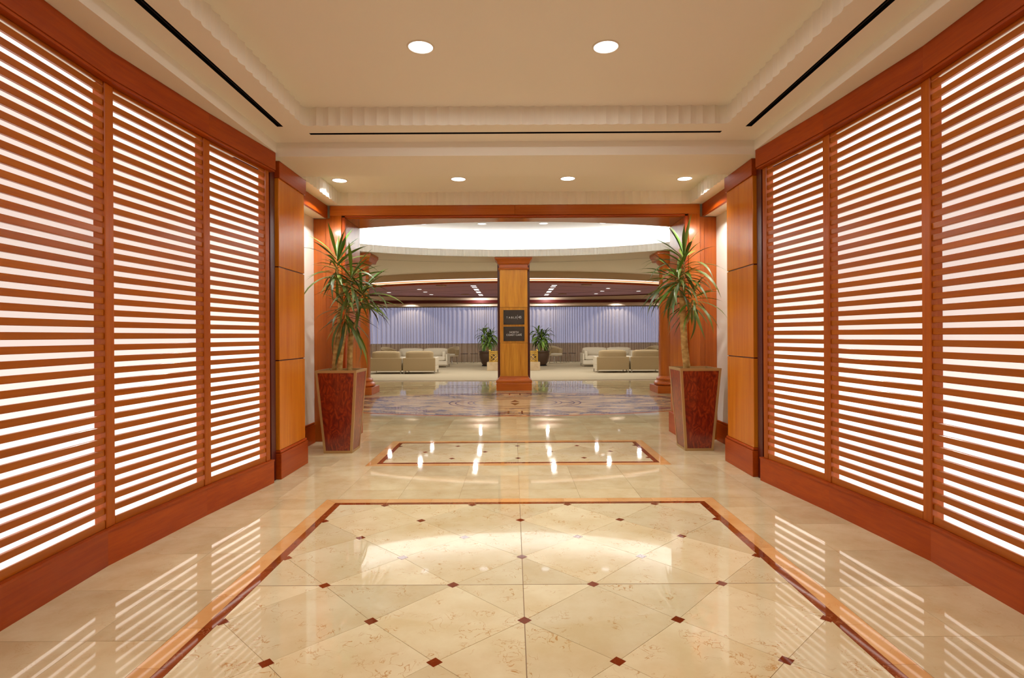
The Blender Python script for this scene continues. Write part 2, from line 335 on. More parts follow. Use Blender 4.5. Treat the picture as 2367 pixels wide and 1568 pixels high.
def mosaicmat():
    m, nt, b = newmat('stone_mosaic'); lk = nt.links
    tc = nt.nodes.new('ShaderNodeTexCoord'); mp = nt.nodes.new('ShaderNodeMapping'); mp.inputs['Scale'].default_value = (1.0, 2.6, 1); lk.new(tc.outputs['Object'], mp.inputs[0])
    n = nt.nodes.new('ShaderNodeTexNoise'); n.inputs['Scale'].default_value = 1.5; n.inputs['Detail'].default_value = 7; n.inputs['Roughness'].default_value = 0.62; n.inputs['Distortion'].default_value = 0.8; lk.new(mp.outputs[0], n.inputs['Vector'])
    # more coloured stone towards the rim, plain tan stone in the middle
    ln = nt.nodes.new('ShaderNodeVectorMath'); ln.operation = 'LENGTH'; m2 = nt.nodes.new('ShaderNodeMapping'); m2.inputs['Scale'].default_value = (1 / 3.75, 1 / 1.775, 0); lk.new(tc.outputs['Object'], m2.inputs[0]); lk.new(m2.outputs[0], ln.inputs[0])
    ad = nt.nodes.new('ShaderNodeMath'); ad.operation = 'MULTIPLY_ADD'; ad.inputs[1].default_value = 0.26; ad.inputs[2].default_value = -0.17; lk.new(ln.outputs['Value'], ad.inputs[0])
    sm = nt.nodes.new('ShaderNodeMath'); sm.operation = 'ADD'; lk.new(n.outputs['Fac'], sm.inputs[0]); lk.new(ad.outputs[0], sm.inputs[1])
    r = ramp(nt, [(0.0, L((228, 198, 152))), (0.46, L((216, 184, 138))), (0.52, L((134, 124, 128))), (0.56, L((182, 162, 124))), (0.60, L((134, 92, 84))), (0.66, L((112, 106, 120)))])
    r.color_ramp.interpolation = 'CONSTANT'; lk.new(sm.outputs[0], r.inputs[0]); df = nt.nodes.new('ShaderNodeBsdfDiffuse'); lk.new(r.outputs[0], df.inputs[0]); gl = nt.nodes.new('ShaderNodeBsdfGlossy'); gl.inputs['Roughness'].default_value = 0.06; gl.inputs[0].default_value = (1, .97, .93, 1)
    mx = nt.nodes.new('ShaderNodeMixShader'); mx.inputs[0].default_value = 0.34; lk.new(df.outputs[0], mx.inputs[1]); lk.new(gl.outputs[0], mx.inputs[2]); lk.new(mx.outputs[0], nt.nodes['Material Output'].inputs[0]); return m
M_MOSAIC = mosaicmat()
M_PURPLE = plain('purple_stone', (112, 52, 52), 0.15, spec=.1)
M_ORANGE = plain('orange_stone', (196, 112, 58), 0.15, spec=.1)
M_OLIVE = plain('brown_stone', (126, 88, 50), 0.15, spec=.15)

# ------------------------------------------------------------------ geometry helpers
def flute(p0, p1, out, pitch=0.1, d=0.015, seg=6):
    p0 = Vector(p0); p1 = Vector(p1); out = Vector(out); n = max(1, round((p1 - p0).length / pitch)); r = []
    for i in range(n):
        for k in range(seg):
            t = k / seg; q = p0.lerp(p1, (i + t) / n) + out * d * math.sin(PI * t); r.append((q.x, q.y))
    return r
def fluted_rect(x0, x1, y0, y1, **k):
    return flute((x0, y0), (x1, y0), (0, -1), **k) + flute((x1, y0), (x1, y1), (1, 0), **k) + flute((x1, y1), (x0, y1), (0, 1), **k) + flute((x0, y1), (x0, y0), (-1, 0), **k)
def oval(c, a, b, n=128): return [(c[0] + a * math.cos(2 * PI * k / n), c[1] + b * math.sin(2 * PI * k / n)) for k in range(n)]
def fluted_oval(c, a, b, pitch=0.1, d=0.016, seg=4):
    N = 4000; P = oval(c, a, b, N); acc = [0]
    for i in range(N): acc.append(acc[-1] + math.dist(P[i], P[(i + 1) % N]))
    n = round(acc[-1] / pitch); r = []; j = 0
    for i in range(n):
        for k in range(seg):
            s = acc[-1] * (i + k / seg) / n
            while acc[j + 1] < s: j += 1
            p = P[j]; q = P[(j + 1) % N]; t = Vector((q[0] - p[0], q[1] - p[1])).normalized(); nn = Vector((t.y, -t.x)); dd = d * math.sin(PI * k / seg)
            r.append((p[0] + nn.x * dd, p[1] + nn.y * dd))
    return r
def rect(x0, x1, y0, y1): return [(x0, y0), (x1, y0), (x1, y1), (x0, y1)]
def offset(pts, d):
    r = []
    for i, p in enumerate(pts):
        a = Vector(pts[max(i - 1, 0)]); b = Vector(pts[min(i + 1, len(pts) - 1)]); p = Vector(p)
        if 0 < i < len(pts) - 1:
            t1 = (p - a).normalized(); t2 = (b - p).normalized(); n1 = Vector((-t1.y, t1.x)); n2 = Vector((-t2.y, t2.x)); n = (n1 + n2).normalized(); k = d / max(0.3, n.dot(n1))
        else:
            t = (b - a).normalized(); n = Vector((-t.y, t.x)); k = d
        q = p + n * k; r.append((q.x, q.y))
    return r
def clip(poly, nx, ny, c):               # keep nx*x+ny*y <= c
    out = []
    for i in range(len(poly)):
        a = poly[i]; b = poly[(i + 1) % len(poly)]; da = nx * a[0] + ny * a[1] - c; db = nx * b[0] + ny * b[1] - c
        if da <= 0: out.append(a)
        if da * db < 0: t = da / (da - db); out.append((a[0] + t * (b[0] - a[0]), a[1] + t * (b[1] - a[1])))
    return out
def inset(poly, g):
    area = sum(poly[i][0] * poly[(i + 1) % len(poly)][1] - poly[(i + 1) % len(poly)][0] * poly[i][1] for i in range(len(poly)))
    if area < 0: poly = poly[::-1]
    r = poly
    src = poly
    for i in range(len(src)):
        a = src[i]; b = src[(i + 1) % len(src)]; dx, dy = b[0] - a[0], b[1] - a[1]; l = math.hypot(dx, dy)
        if l < 1e-6: continue
        nx, ny = dy / l, -dx / l; r = clip(r, nx, ny, nx * a[0] + ny * a[1] - g)
        if len(r) < 3: return []
    return r

# ------------------------------------------------------------------ floor
floor = struct(MB().sheet([rect(XC - 9.2, XC + 9.2, -4.2, 28.2)], -0.003).build('floor', M_GROUT))
def tile(name, poly, m, parent, gap=0.0011, tilt=0.0012, top=0.0):
    p = inset(poly, gap)
    if len(p) < 3: return None
    cx = sum(q[0] for q in p) / len(p); cy = sum(q[1] for q in p) / len(p); ax = random.uniform(-tilt, tilt); ay = random.uniform(-tilt, tilt)
    v = [(q[0] - cx, q[1] - cy, top + ax * (q[0] - cx) + ay * (q[1] - cy)) for q in p] + [(q[0] - cx, q[1] - cy, -0.003) for q in p]
    n = len(p); mb = MB(); mb.add(v, [tuple(range(n))] + [(i, (i + 1) % n, n + (i + 1) % n, n + i)[::-1] for i in range(n)])
    return mb.build(name, m, parent, (cx, cy, 0), None, fix=False)
FX = 0.045
def cells(xs, ys):
    for j in range(len(ys) - 1):
        for i in range(len(xs) - 1): tile('marble_tile', rect(xs[i], xs[i + 1], ys[j], ys[j + 1]), M_TILE, floor)
OUT = 1.535
near_y = (2.923 - 1.475, 2.923 + 1.545); far_y = (5.605, 6.925)
for s in (-1, 1):
    xs = sorted([FX + s * OUT, FX + s * 1.88, FX + s * 2.5])
    cells(xs, [near_y[0], 1.92, 2.40, 2.88, 3.36, 3.83, 4.22, near_y[1]])
    cells(xs, [far_y[0], 6.05, 6.5, far_y[1]])
cells([FX + 0.485 * k for k in range(-5, 6)], [near_y[1], 4.73, 5.2, far_y[0]])
cells([FX + 0.485 * k for k in range(-7, 8)], [far_y[1], 7.3, 7.78, 8.26, 8.74, 9.22, 9.7])
sm = MB()
def far_cells(xs, ys):
    for j in range(len(ys) - 1):
        for i in range(len(xs) - 1):
            g = 0.0015; a, b = random.uniform(-.0008, .0008), random.uniform(-.0008, .0008); x0, x1, y0, y1 = xs[i] + g, xs[i + 1] - g, ys[j] + g, ys[j + 1] - g
            sm.add([(x, y, a * (x - x0) + b * (y - y0)) for x, y in rect(x0, x1, y0, y1)], [(0, 1, 2, 3)])
far_cells([FX + 0.485 * k for k in range(-13, 14)], [9.7 + 0.48 * k for k in range(14)])
far_cells([FX + 0.485 * k for k in range(-13, -6)], [6.925, 7.3, 7.78, 8.26, 8.74, 9.22, 9.7]); far_cells([FX + 0.485 * k for k in range(7, 14)], [6.925, 7.3, 7.78, 8.26, 8.74, 9.22, 9.7])
far_cells([FX + 0.5 * k for k in range(-5, 6)], [-4.2 + 0.5135 * k for k in range(12)])
o = sm.build('far_marble_tiles', M_TILE, floor, fix=False); o['kind'] = 'stuff'

U = [-1.38, -1.035, -0.70, -0.365, 0, 0.365, 0.70, 1.035, 1.38]
def inlay(yc, V, parity, y0, y1, splits_y):
    """border strips, diamond tiles and accent squares inside |x|<=1.39"""
    base = MB().sheet([rect(FX - OUT, FX + OUT, y0 - 0.145, y1 + 0.145)], -0.002).build('floor_inlay', M_GROUT, floor)
    X0, X1 = FX - 1.39, FX + 1.39
    R = 0.033
    nodes = {(i, j): (FX + U[i], yc + V[j]) for i in range(len(U)) for j in range(len(V)) if (i + j) % 2 == parity}
    for i in range(len(U)):
        for j in range(len(V)):
            if (i + j) % 2 == parity: continue
            def N(a, b):
                ux = U[a] if 0 <= a < len(U) else (U[0] - .35 if a < 0 else U[-1] + .35)
                vy = V[b] if 0 <= b < len(V) else (V[0] - .35 if b < 0 else V[-1] + .35)
                return (FX + ux, yc + vy)
            poly = [N(i, j - 1), N(i + 1, j), N(i, j + 1), N(i - 1, j)]
            for a in ((-1, 0, -X0), (1, 0, X1), (0, -1, -y0), (0, 1, y1)):
                if len(poly) > 2: poly = clip(poly, *a)
            if len(poly) < 3: continue
            parts = [poly]
            xs = [FX] if (i == 4) else []
            for x in xs: parts = [q for p in parts for q in (clip(p, 1, 0, x), clip(p, -1, 0, -x))]
            for y in splits_y: parts = [q for p in parts for q in (clip(p, 0, 1, y), clip(p, 0, -1, -y))]
            for p in parts:
                if len(p) >= 3: tile('diamond_tile', p, M_DIAM, base)
    for (x, y) in nodes.values():
        p = [(x - R, y), (x, y - R), (x + R, y), (x, y + R)]
        for a in ((-1, 0, -X0), (1, 0, X1), (0, -1, -y0), (0, 1, y1)):
            if len(p) > 2: p = clip(p, *a)
        if len(p) > 2: tile('accent_tile', p, M_DOT, base, gap=0.0, top=0.0007, tilt=0)
    MB().box(FX - .0018, FX + .0018, y0, y1, -.001, .0006).build('expansion_joint', M_JOINT, base)
    for y in splits_y: MB().box(X0, X1, y - .0016, y + .0016, -.001, .0006).build('expansion_joint', M_JOINT, base)
    def strips(w0, w1, m, name, step):
        for s in (-1, 1):
            n = max(2, round((y1 - y0) / step)); ys = [y0 + (y1 - y0) * k / n for k in range(n + 1)]; ys[0] = y0; ys[-1] = y1
            for k in range(n):
                a, b = ys[k], ys[k + 1]; a1 = a - (w0 if k == 0 else 0); a2 = a - (w1 if k == 0 else 0); b1 = b + (w0 if k == n - 1 else 0); b2 = b + (w1 if k == n - 1 else 0)
                e = 1.39
                p = [(FX + s * (e + w0), a1), (FX + s * (e + w1), a2), (FX + s * (e + w1), b2), (FX + s * (e + w0), b1)]
                if s < 0: p = p[::-1]
                tile(name, p, m, base, gap=0.0008)
            n = round(2.78 / step / 2) * 2; xs = [X0 + 2.78 * k / n for k in range(n + 1)]
            yb = y1 if s > 0 else y0
            for k in range(n):
                a1 = xs[k] - (w0 if k == 0 else 0); a2 = xs[k] - (w1 if k == 0 else 0); b1 = xs[k + 1] + (w0 if k == n - 1 else 0); b2 = xs[k + 1] + (w1 if k == n - 1 else 0)
                p = [(a1, yb + s * w0), (b1, yb + s * w0), (b2, yb + s * w1), (a2, yb + s * w1)]
                tile(name, p, m, base, gap=0.0008)
    strips(0.0, 0.05, M_STRIP, 'border_strip', 0.31); strips(0.05, 0.145, M_ONYX, 'onyx_strip', 0.31)
V1 = [-1.38, -1.02, -0.693, -0.368, 0, 0.365, 0.69, 1.02, 1.38]
# near panel: nodes on columns 0,2,4.. for odd rows counted from the centre joint
inlay(2.923, V1, 1, 2.923 - 1.33, 2.923 + 1.40, [2.923])
inlay(6.265, [-0.66, -0.33, 0, 0.33, 0.66], 1 if False else 1, 5.75, 6.78, [])

# rotunda medallion
MC = (XC, 10.83)
med = MB().prism(oval((0, 0), 3.75, 1.775, 96), -0.002, 0.0035).build('floor_medallion', M_MOSAIC, floor, (MC[0], MC[1], 0))
def flat_ring(a0, b0, a1, b1, m, z, nm, n=96):
    mb = MB(); A = oval((0, 0), a0, b0, n); B = oval((0, 0), a1, b1, n); mb.ring(A, z, B, z); mb.ring(B, z, B, z - .003); return mb.build(nm, m, med)
flat_ring(3.75, 1.775, 3.80, 1.82, M_ORANGE, 0.0035, 'orange_border_ring')
for (a, b) in ((1.25, 0.88), (1.13, 0.79), (0.89, 0.62), (0.79, 0.54)): flat_ring(a, b, a + .028, b + .02, M_PURPLE, 0.0045, 'purple_ring')
for (y, h, wd) in ((1.40, .28, .13), (-1.55, .34, .13)):
    mb = MB()
    mb.box(-wd, -wd + .03, y, y + h, 0.0036, .0046); mb.box(wd - .03, wd, y, y + h, 0.0036, .0046); mb.box(-wd, wd, y + (h - .04 if y > 0 else 0), y + (h if y > 0 else .04), 0.0036, .0046)
    mb.build('square_mark', M_PURPLE, med)
for s in (-1, 1):
    MB().prism([(-.09, s * .08 + 0), (.09, s * .08), (0, s * .42)][::s], 0.0036, .0046).build('compass_point', M_OLIVE, med)
    MB().box(s * .3, s * 3.5, -.008, .008, 0.0036, .0044).build('axis_line', M_OLIVE, med)
# carpet of the lounge
arc = [(x, 16.1 + 0.02 * abs(x) ** 1.5) for x in [-9 + 18 * k / 40 for k in range(41)]]
mb = MB(); mb.tri_prism([(XC + x, y) for x, y in arc] + [(XC + 9.1, 28.1), (XC - 9.1, 28.1)], -0.002, 0.008); mb.build('carpet', M_CARPET, floor)
for (a_, b_) in ((5.4, 3.35), (6.0, 3.85)):
    A_ = [(XC + a_ * math.cos(t), MC[1] + b_ * math.sin(t)) for t in [math.radians(20 + 140 * k / 60) for k in range(61)]]; B_ = [(XC + (a_ + .05) * math.cos(t), MC[1] + (b_ + .05) * math.sin(t)) for t in [math.radians(20 + 140 * k / 60) for k in range(61)]]
    MB().tri_prism(A_ + B_[::-1], -.002, .0016).build('border_band', M_OLIVE, floor)

# ------------------------------------------------------------------ hall ceilings
S1 = 3.03; T1 = 3.18; BZ = 2.905; T2 = 3.065
def slot_hole(x0, x1, y0, y1): return rect(x0, x1, y0, y1)
tr1 = fluted_rect(XC - 1.73, XC + 1.73, 1.25, 4.585)
slots = [(XC - 1.755, XC + 1.755, 4.76, 4.80), (XC - 1.962, XC - 1.912, 1.2, 4.61), (XC + 1.912, XC + 1.962, 1.2, 4.66)]
mb = MB()
mb.sheet([rect(XC - 2.13, XC + 2.13, 0.45, 4.99), tr1] + [rect(*s) for s in slots], S1)
mb.wall(tr1, S1, T1, True)
mb.sheet([rect(XC - 1.78, XC + 1.78, 1.2, 4.64)], T1)
# beams
mb.wall([(XC - 2.6, 4.99), (XC + 2.6, 4.99)], BZ, S1)
mb.wall([(XC + 2.6, 0.45), (XC - 2.6, 0.45)], BZ, S1)
mb.sheet([rect(XC - 2.6, XC + 2.6, -0.4, 0.45)], BZ)
mb.wall([(XC - 2.6, -0.4), (XC + 2.6, -0.4)], BZ, S1)
mb.sheet([rect(XC - 2.6, XC + 2.6, -4.1, -0.4)], S1)
# fascias beside the screens and the soffits over them
for s in (-1, 1):
    mb.wall([(XC + s * 2.13, 0.45), (XC + s * 2.13, 4.99)], 2.938, S1)
    mb.sheet([rect(*sorted((XC + s * 2.13, XC + s * 2.75)), 0.45, 4.99)], 2.938)
# lobby tray
tr2 = fluted_rect(XC - 2.14, XC + 2.14, 5.63, 6.86)
mb.sheet([rect(XC - 2.6, XC + 2.6, 4.99, 6.885), tr2], BZ); mb.wall(tr2, BZ, T2, True)
mb.sheet([rect(XC - 2.2, XC + 2.2, 5.55, 6.885)], T2)
ceiling = struct(mb.build('ceiling', M_CEIL))
struct(MB().sheet([rect(XC - 2.9, XC + 2.9, -4.2, 7.3)], 3.4).build('ceiling.004', M_CEIL))
for i, s in enumerate(slots):
    m2 = MB(); x0, x1, y0, y1 = s
    m2.add([(x0, y0, S1), (x1, y0, S1), (x1, y1, S1), (x0, y1, S1), (x0, y0, S1 + .05), (x1, y0, S1 + .05), (x1, y1, S1 + .05), (x0, y1, S1 + .05)], [(0, 1, 5, 4), (1, 2, 6, 5), (2, 3, 7, 6), (3, 0, 4, 7), (4, 5, 6, 7)])
    t = m2.build('linear_vent', M_BLACK, fix=False); 
    tag(t, ['long black slot vent running across the soffit at the far end of the first tray', 'long black slot vent in the soffit above the left louvered screens', 'long black slot vent in the soffit above the right louvered screens'][i], 'vent')
    if x1 - x0 > y1 - y0: MB().box(x0, x1, (y0 + y1) / 2 - .004, (y0 + y1) / 2 + .004, S1 + .008, S1 + .04).build('blade', M_BLACK, t)
    else: MB().box((x0 + x1) / 2 - .004, (x0 + x1) / 2 + .004, y0, y1, S1 + .008, S1 + .04).build('blade', M_BLACK, t)

# ------------------------------------------------------------------ hall walls and boards
def walls(s, nm):
    mb = MB(); X = lambda h: XC + s * h
    mb.box(X(2.75), X(2.9), -4.1, 7.0, 0, 3.4)
    struct(MB().box(X(2.49), X(2.74), 5.775, 6.93, 0, BZ).build(nm + '.003', M_WALL))
    struct(MB().box(X(2.337), X(2.488), 5.775, 6.90, 2.757, BZ - .001).build(nm + '.004', M_WALL))
    struct(MB().box(X(2.25), X(2.74), -4.1, -0.42, 0, S1 - .001).build(nm + '.005', M_WALL))
    return struct(mb.build(nm, M_WALL))
walls(-1, 'wall_left'); walls(1, 'wall_right')
struct(MB().box(XC - 2.9, XC + 2.9, -4.25, -4.1, 0, 3.4).build('wall_back', M_WALL))
PTS = [(2.163, 4.985), (2.27, 4.09), (2.342, 3.19), (2.30, 2.27), (2.19, 1.37), (2.05, 0.47)]
side_n = {-1: 'left', 1: 'right'}
pos_n = ['far one beside the pilaster', 'middle of the three visible', 'nearest one, cut by the frame edge', 'out of frame next to the camera', 'out of frame beside the rear pilaster']
slat_cache = {}
def slat_mesh(Ln):
    k = round(Ln, 3)
    if k in slat_cache: return slat_cache[k]
    c = 0.003; h = 0.0367; d = 0.022
    prof = [(0, c), (c, 0), (d - c, 0), (d, c), (d, h - c), (d - c, h), (c, h), (0, h - c)]
    n = 8; v = [(-Ln / 2, p[0], p[1]) for p in prof] + [(Ln / 2, p[0], p[1]) for p in prof]
    f = [(i, (i + 1) % n, n + (i + 1) % n, n + i) for i in range(n)] + [tuple(range(n)), tuple(range(n, 2 * n))[::-1]]
    import bmesh
    me = MB().add(v, f).mesh('slat', W_SLAT); b = bmesh.new(); b.from_mesh(me); bmesh.ops.recalc_face_normals(b, faces=b.faces); b.to_mesh(me); b.free()
    slat_cache[k] = me; return me
def screens(s):
    P = [(XC + s * a, y) for a, y in PTS]                     # far -> near
    # offset() moves to the left of the walking direction; walking towards -y, left is +x
    off = lambda d: offset(P, d * s)                          # +d = outwards
    K0 = P
    kb = struct(link('baseboard_' + side_n[s], None))
    hd = struct(link('trim_1' if s < 0 else 'trim_2', None))
    a0, a1 = off(0.0), off(0.05); c0 = off(-0.008); h0, h1 = off(-0.03), off(0.06); b0 = off(-0.022)
    for i in range(len(P) - 1):
        MB().prism([a0[i], a0[i + 1], a1[i + 1], a1[i]], 0.0, 0.192).build('kick_board', W_RED['y'], kb)
        MB().prism([c0[i], c0[i + 1], a1[i + 1], a1[i]], 0.194, 0.208).build('cap_molding', W_RED['y'], kb)
        MB().prism([h0[i], h0[i + 1], h1[i + 1], h1[i]], 2.782, 2.936).build('header_board', W_RED['y'], hd)
        MB().prism([b0[i], b0[i + 1], h1[i + 1], h1[i]], 2.766, 2.780).build('header_bead', W_RED['y'], hd)
    F = off(0.022)
    for i in range(len(P) - 1):
        A = Vector(F[i]); B = Vector(F[i + 1])
        if i == 0: A = Vector((A.x, 4.955))
        A = A + Vector((0, 0.05)) if i else A; B = B + Vector((0, 0.05))
        mid = (A + B) / 2; t = (A - B).normalized()
        if s > 0: t = -t
        ang = math.atan2(t.y, t.x); Ln = (A - B).length
        lab = 'backlit cherry louvered screen, %s wall, %s' % (side_n[s], pos_n[i])
        bay = thing('louvered_screen', lab, 'screen', (mid.x, mid.y, 0), ang, 'backlit louvered screens along the hall')
        pw = 0.076
        e0, e1 = -Ln / 2, Ln / 2                               # local x along, y outward
        far_e = e1 if s < 0 else e0
        sgn = 1 if s < 0 else -1
        # post at the far end of the bay
        w_ = pw if i else 0.06
        x0 = far_e - sgn * w_ / 2 if i else far_e - sgn * w_
        x1 = far_e + sgn * w_ / 2 if i else far_e
        MB().box(min(x0, x1), max(x0, x1), -0.004, 0.075, 0.208, 2.766, ch=0.004).build('post', W_POST, bay)
        lo = -Ln / 2 + (pw / 2 + .003); hi = Ln / 2 - (pw / 2 + .003)
        if i == 0:
            if s < 0: hi = Ln / 2 - .063
            else: lo = -Ln / 2 + .063
        me = slat_mesh(hi - lo); cx = (lo + hi) / 2
        for k in range(37): link('slat', me, bay, (cx, 0.006, 2.697 - 0.0669 * k))
        MB().box(lo, hi, 0.003, 0.016, 0.209, 0.256, ch=.002).build('bottom_rail', W_SLAT, bay)
        MB().box(lo, hi, 0.003, 0.016, 2.745, 2.765, ch=.002).build('top_rail', W_SLAT, bay)
        MB().box(lo - .02, hi + .02, 0.062, 0.068, 0.215, 2.76).build('acrylic_panel', M_PANEL[min(i, 2)], bay)
screens(-1); screens(1)
def pilaster(s, y0, y1, lab):
    X = lambda h: XC + s * h
    t = thing('pilaster', lab, 'pilaster', (X(2.4), (y0 + y1) / 2, 0))
    ox, oy = X(2.4), (y0 + y1) / 2
    def bx(nm, ha, hb, ya, yb, z0, z1, m, ch=0.003, par=t): return MB().box(X(ha) - ox, X(hb) - ox, ya - oy, yb - oy, z0, z1, ch=ch).build(nm, m, par)
    bx('core', 2.175, 2.74, y0 + .01, y1 - .01, 0.001, 2.904, W_DARK, 0)
    for (z0, z1) in ((0.262, 1.077), (1.087, 1.935), (1.945, 2.752)): bx('panel', 2.165, 2.62, y0, y1, z0, z1, W_OR['z'])
    b = bx('base', 2.145, 2.66, y0 - .02, y1 + .025, 0.0, 0.235, W_RED['y']); bx('base_cap', 2.152, 2.65, y0 - .012, y1 + .016, 0.2355, 0.261, W_RED['y'], .006, t)
    bx('crown', 2.150, 2.66, y0 - .015, y1 + .02, 2.7525, 2.904, W_RED['y'])
for s in (-1, 1):
    pilaster(s, 5.12, 5.74, 'paneled amber wood pilaster between the %s louvered screens and the niche' % side_n[s])
    pilaster(s, -0.35, 0.40, 'paneled amber wood pilaster beside the camera at the near end of the %s screens' % side_n[s])
    X = lambda h: XC + s * h
    # dark filler behind the end of the screen
    struct(MB().box(X(2.19), X(2.7), 4.995, 5.09, 0, 2.93).build('trim_3' if s < 0 else 'trim_4', W_DARK))
    struct(MB().box(X(2.30), X(2.335), 5.77, 6.88, 2.757, 2.904).build('trim_5' if s < 0 else 'trim_6', W_RED['y']))
    bb = struct(MB().box(X(2.462), X(2.489), 5.77, 6.88, 0, 0.225, ch=.003).build('trim_7' if s < 0 else 'trim_8', W_RED['y']))
    MB().box(X(2.470), X(2.489), 5.77, 6.88, 0.226, 0.25, ch=.005).build('cap_molding', W_RED['y'], bb)

# ------------------------------------------------------------------ portal to the rotunda
def arc_y(x): return 7.16 + 0.0905 * (x - XC) ** 2
por = thing('portal', 'wide polished cherry portal frame with deep reveals opening to the rotunda', 'doorway', (XC, 6.9, 0))
def pb(nm, m, x0, x1, y0, y1, z0, z1, ch=.003, par=None): return MB().box(x0, x1, y0 - 6.9, y1 - 6.9, z0, z1, ch=ch).build(nm, m, par or por)
for a, b in ((-2.27, 0.0), (0.0, 2.27)): pb('header', W_HEAD, a + (0 if a else .001), b - (0 if b else .001), 6.87, 6.93, 2.785, 2.904)
pb('bead', W_RED['x'], -2.09, 2.09, 6.885, 6.935, 2.765, 2.784, .004)
xs = [-2.11 + 4.22 * k / 24 for k in range(25)]
MB().tri_prism([(x, arc_y(x + XC) - 6.9) for x in xs] + [(2.11, 0.036), (-2.11, 0.036)], 2.755, 3.10).build('soffit', W_JAMB['x'], por)
for s in (-1, 1):
    pb('jamb_face', W_JAMB['z'], s * 2.13, s * 2.27, 6.87, 6.93, 0, 2.784)
    pb('jamb_bead', W_RED['z'], s * 2.09, s * 2.129, 6.885, 6.935, 0, 2.764, .004)
    pb('niche_return', W_JAMB['z'], s * 2.271, s * 2.33, 6.90, 6.96, 0, 2.756)
    pb('niche_panel', W_JAMB['z'], s * 2.331, s * 2.489, 6.925, 6.96, 0, 2.755)
    pb('reveal', W_JAMB['z'], s * 2.09, s * 2.13, 6.936, 7.56, 0, 2.754)
    pb('reveal_base', W_RED['y'], s * 2.062, s * 2.0895, 6.98, 7.55, 0, 0.27)
mb = MB()
for s in (-1, 1):
    pts = [(XC + s * x, arc_y(XC + x)) for x in [2.131 + (4.2) * k / 12 for k in range(13)]]
    pts = [(p[0], min(p[1], 8.6)) for p in pts]
    poly = pts + [(XC + s * 6.33, 6.97), (XC + s * 2.131, 6.97)]
    mb.tri_prism(poly, 0, 3.15)
xs2 = [XC - 2.131 + 4.262 * k / 24 for k in range(25)]
mb.tri_prism([(x, arc_y(x)) for x in xs2] + [(XC + 2.131, 6.97), (XC - 2.131, 6.97)], 3.101, 3.4)
struct(mb.build('wall_front', M_WALL))

# ------------------------------------------------------------------ rotunda ceiling and dome
RZ = 3.15; DC = (XC, 10.85)
op = fluted_oval(DC, 4.07, 2.25)
def bulk_y(x): return 24.4 - math.sqrt(max(0, 8.3 ** 2 - (x - XC) ** 2)) if abs(x - XC) < 6.4 else 19.1
bx_ = [XC - 6.3 + 12.6 * k / 40 for k in range(41)]
front = [(XC + x, min(arc_y(XC + x), 8.6) - .02) for x in [-6.3 + 12.6 * k / 40 for k in range(41)]]
mb = MB()
mb.sheet([front + [(x, bulk_y(x)) for x in reversed(bx_)], op], RZ)
mb.wall(op, RZ, RZ + .16, True)
struct(mb.build('ceiling.005', M_CEIL, fix=False)); mb = MB()
lip = fluted_oval(DC, 4.07, 2.25, d=0.0); W1 = fluted_oval(DC, 4.45, 2.63, d=0.0)
n_ = min(len(lip), len(W1)); lip = oval(DC, 4.07, 2.25, 160); W1 = oval(DC, 4.48, 2.66, 160); W2 = oval(DC, 4.40, 2.58, 160); W3 = oval(DC, 4.2, 2.38, 160)
mb.ring(lip, RZ + .16, W1, RZ + .16)
mb.ring(W1, RZ + .16, W1, RZ + .42, True); mb.ring(W1, RZ + .42, W2, RZ + .50, True); mb.ring(W2, RZ + .50, W3, RZ + .53, True)
mb.sheet([W3], RZ + .53)
dome = struct(mb.build('ceiling.001', M_DOME, fix=False))
mb = MB(); mb.ring(oval(DC, 4.22, 2.40, 160), RZ + .172, oval(DC, 4.28, 2.46, 160), RZ + .172); mb.ring(oval(DC, 4.22, 2.40, 160), RZ + .162, oval(DC, 4.22, 2.40, 160), RZ + .172)
cove = mb.build('cove_light_strip', M_COVE, fix=False); tag(cove, 'cool white light strip hidden on the ledge of the oval ceiling dome', 'lamp')
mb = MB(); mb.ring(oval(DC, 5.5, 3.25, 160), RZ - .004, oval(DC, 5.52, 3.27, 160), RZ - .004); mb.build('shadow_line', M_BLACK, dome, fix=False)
# rotunda side walls
for s, n in ((-1, 'wall_left.001'), (1, 'wall_right.001')):
    struct(MB().box(XC + s * 6.3, XC + s * 6.45, 7.0, 19.2, 0, 3.2).build(n, M_WALL))
# bulkhead, recess with its light painted as emissive bands, and molding facing the rotunda
def arcwall(z0, z1, d0, m, nm, par=None, thick=0.06):
    A = [(x, bulk_y(x) - d0) for x in bx_]; B = [(x, bulk_y(x) - d0 + thick) for x in bx_]
    return MB().tri_prism(A + B[::-1], z0, z1).build(nm, m, par)
bk = struct(arcwall(2.955, RZ, 0.0, M_LOUNGEWALL, 'trim_9', thick=.12))
ws = thing('recess_glow_bands', 'x', 'lamp', (0, 0, 0))  # light on the recess face is put into emissive colour bands
arcwall(2.932, 2.953, -0.03, emit('recess_white_glow', (1, .86, .78, 1), 1.5), 'upper_glow', ws); arcwall(2.900, 2.931, -0.04, emit('recess_orange_glow', (1, .42, .16, 1), 0.9), 'orange_glow', ws); arcwall(2.872, 2.899, -0.03, M_WARMCOVE, 'lower_glow', ws)
tag(ws, 'long curved recess between rotunda and lounge ceilings, its warm light painted as glowing bands', 'lamp')
tr = struct(arcwall(2.808, 2.870, 0.03, W_RED['x'], 'trim_10', thick=.12))

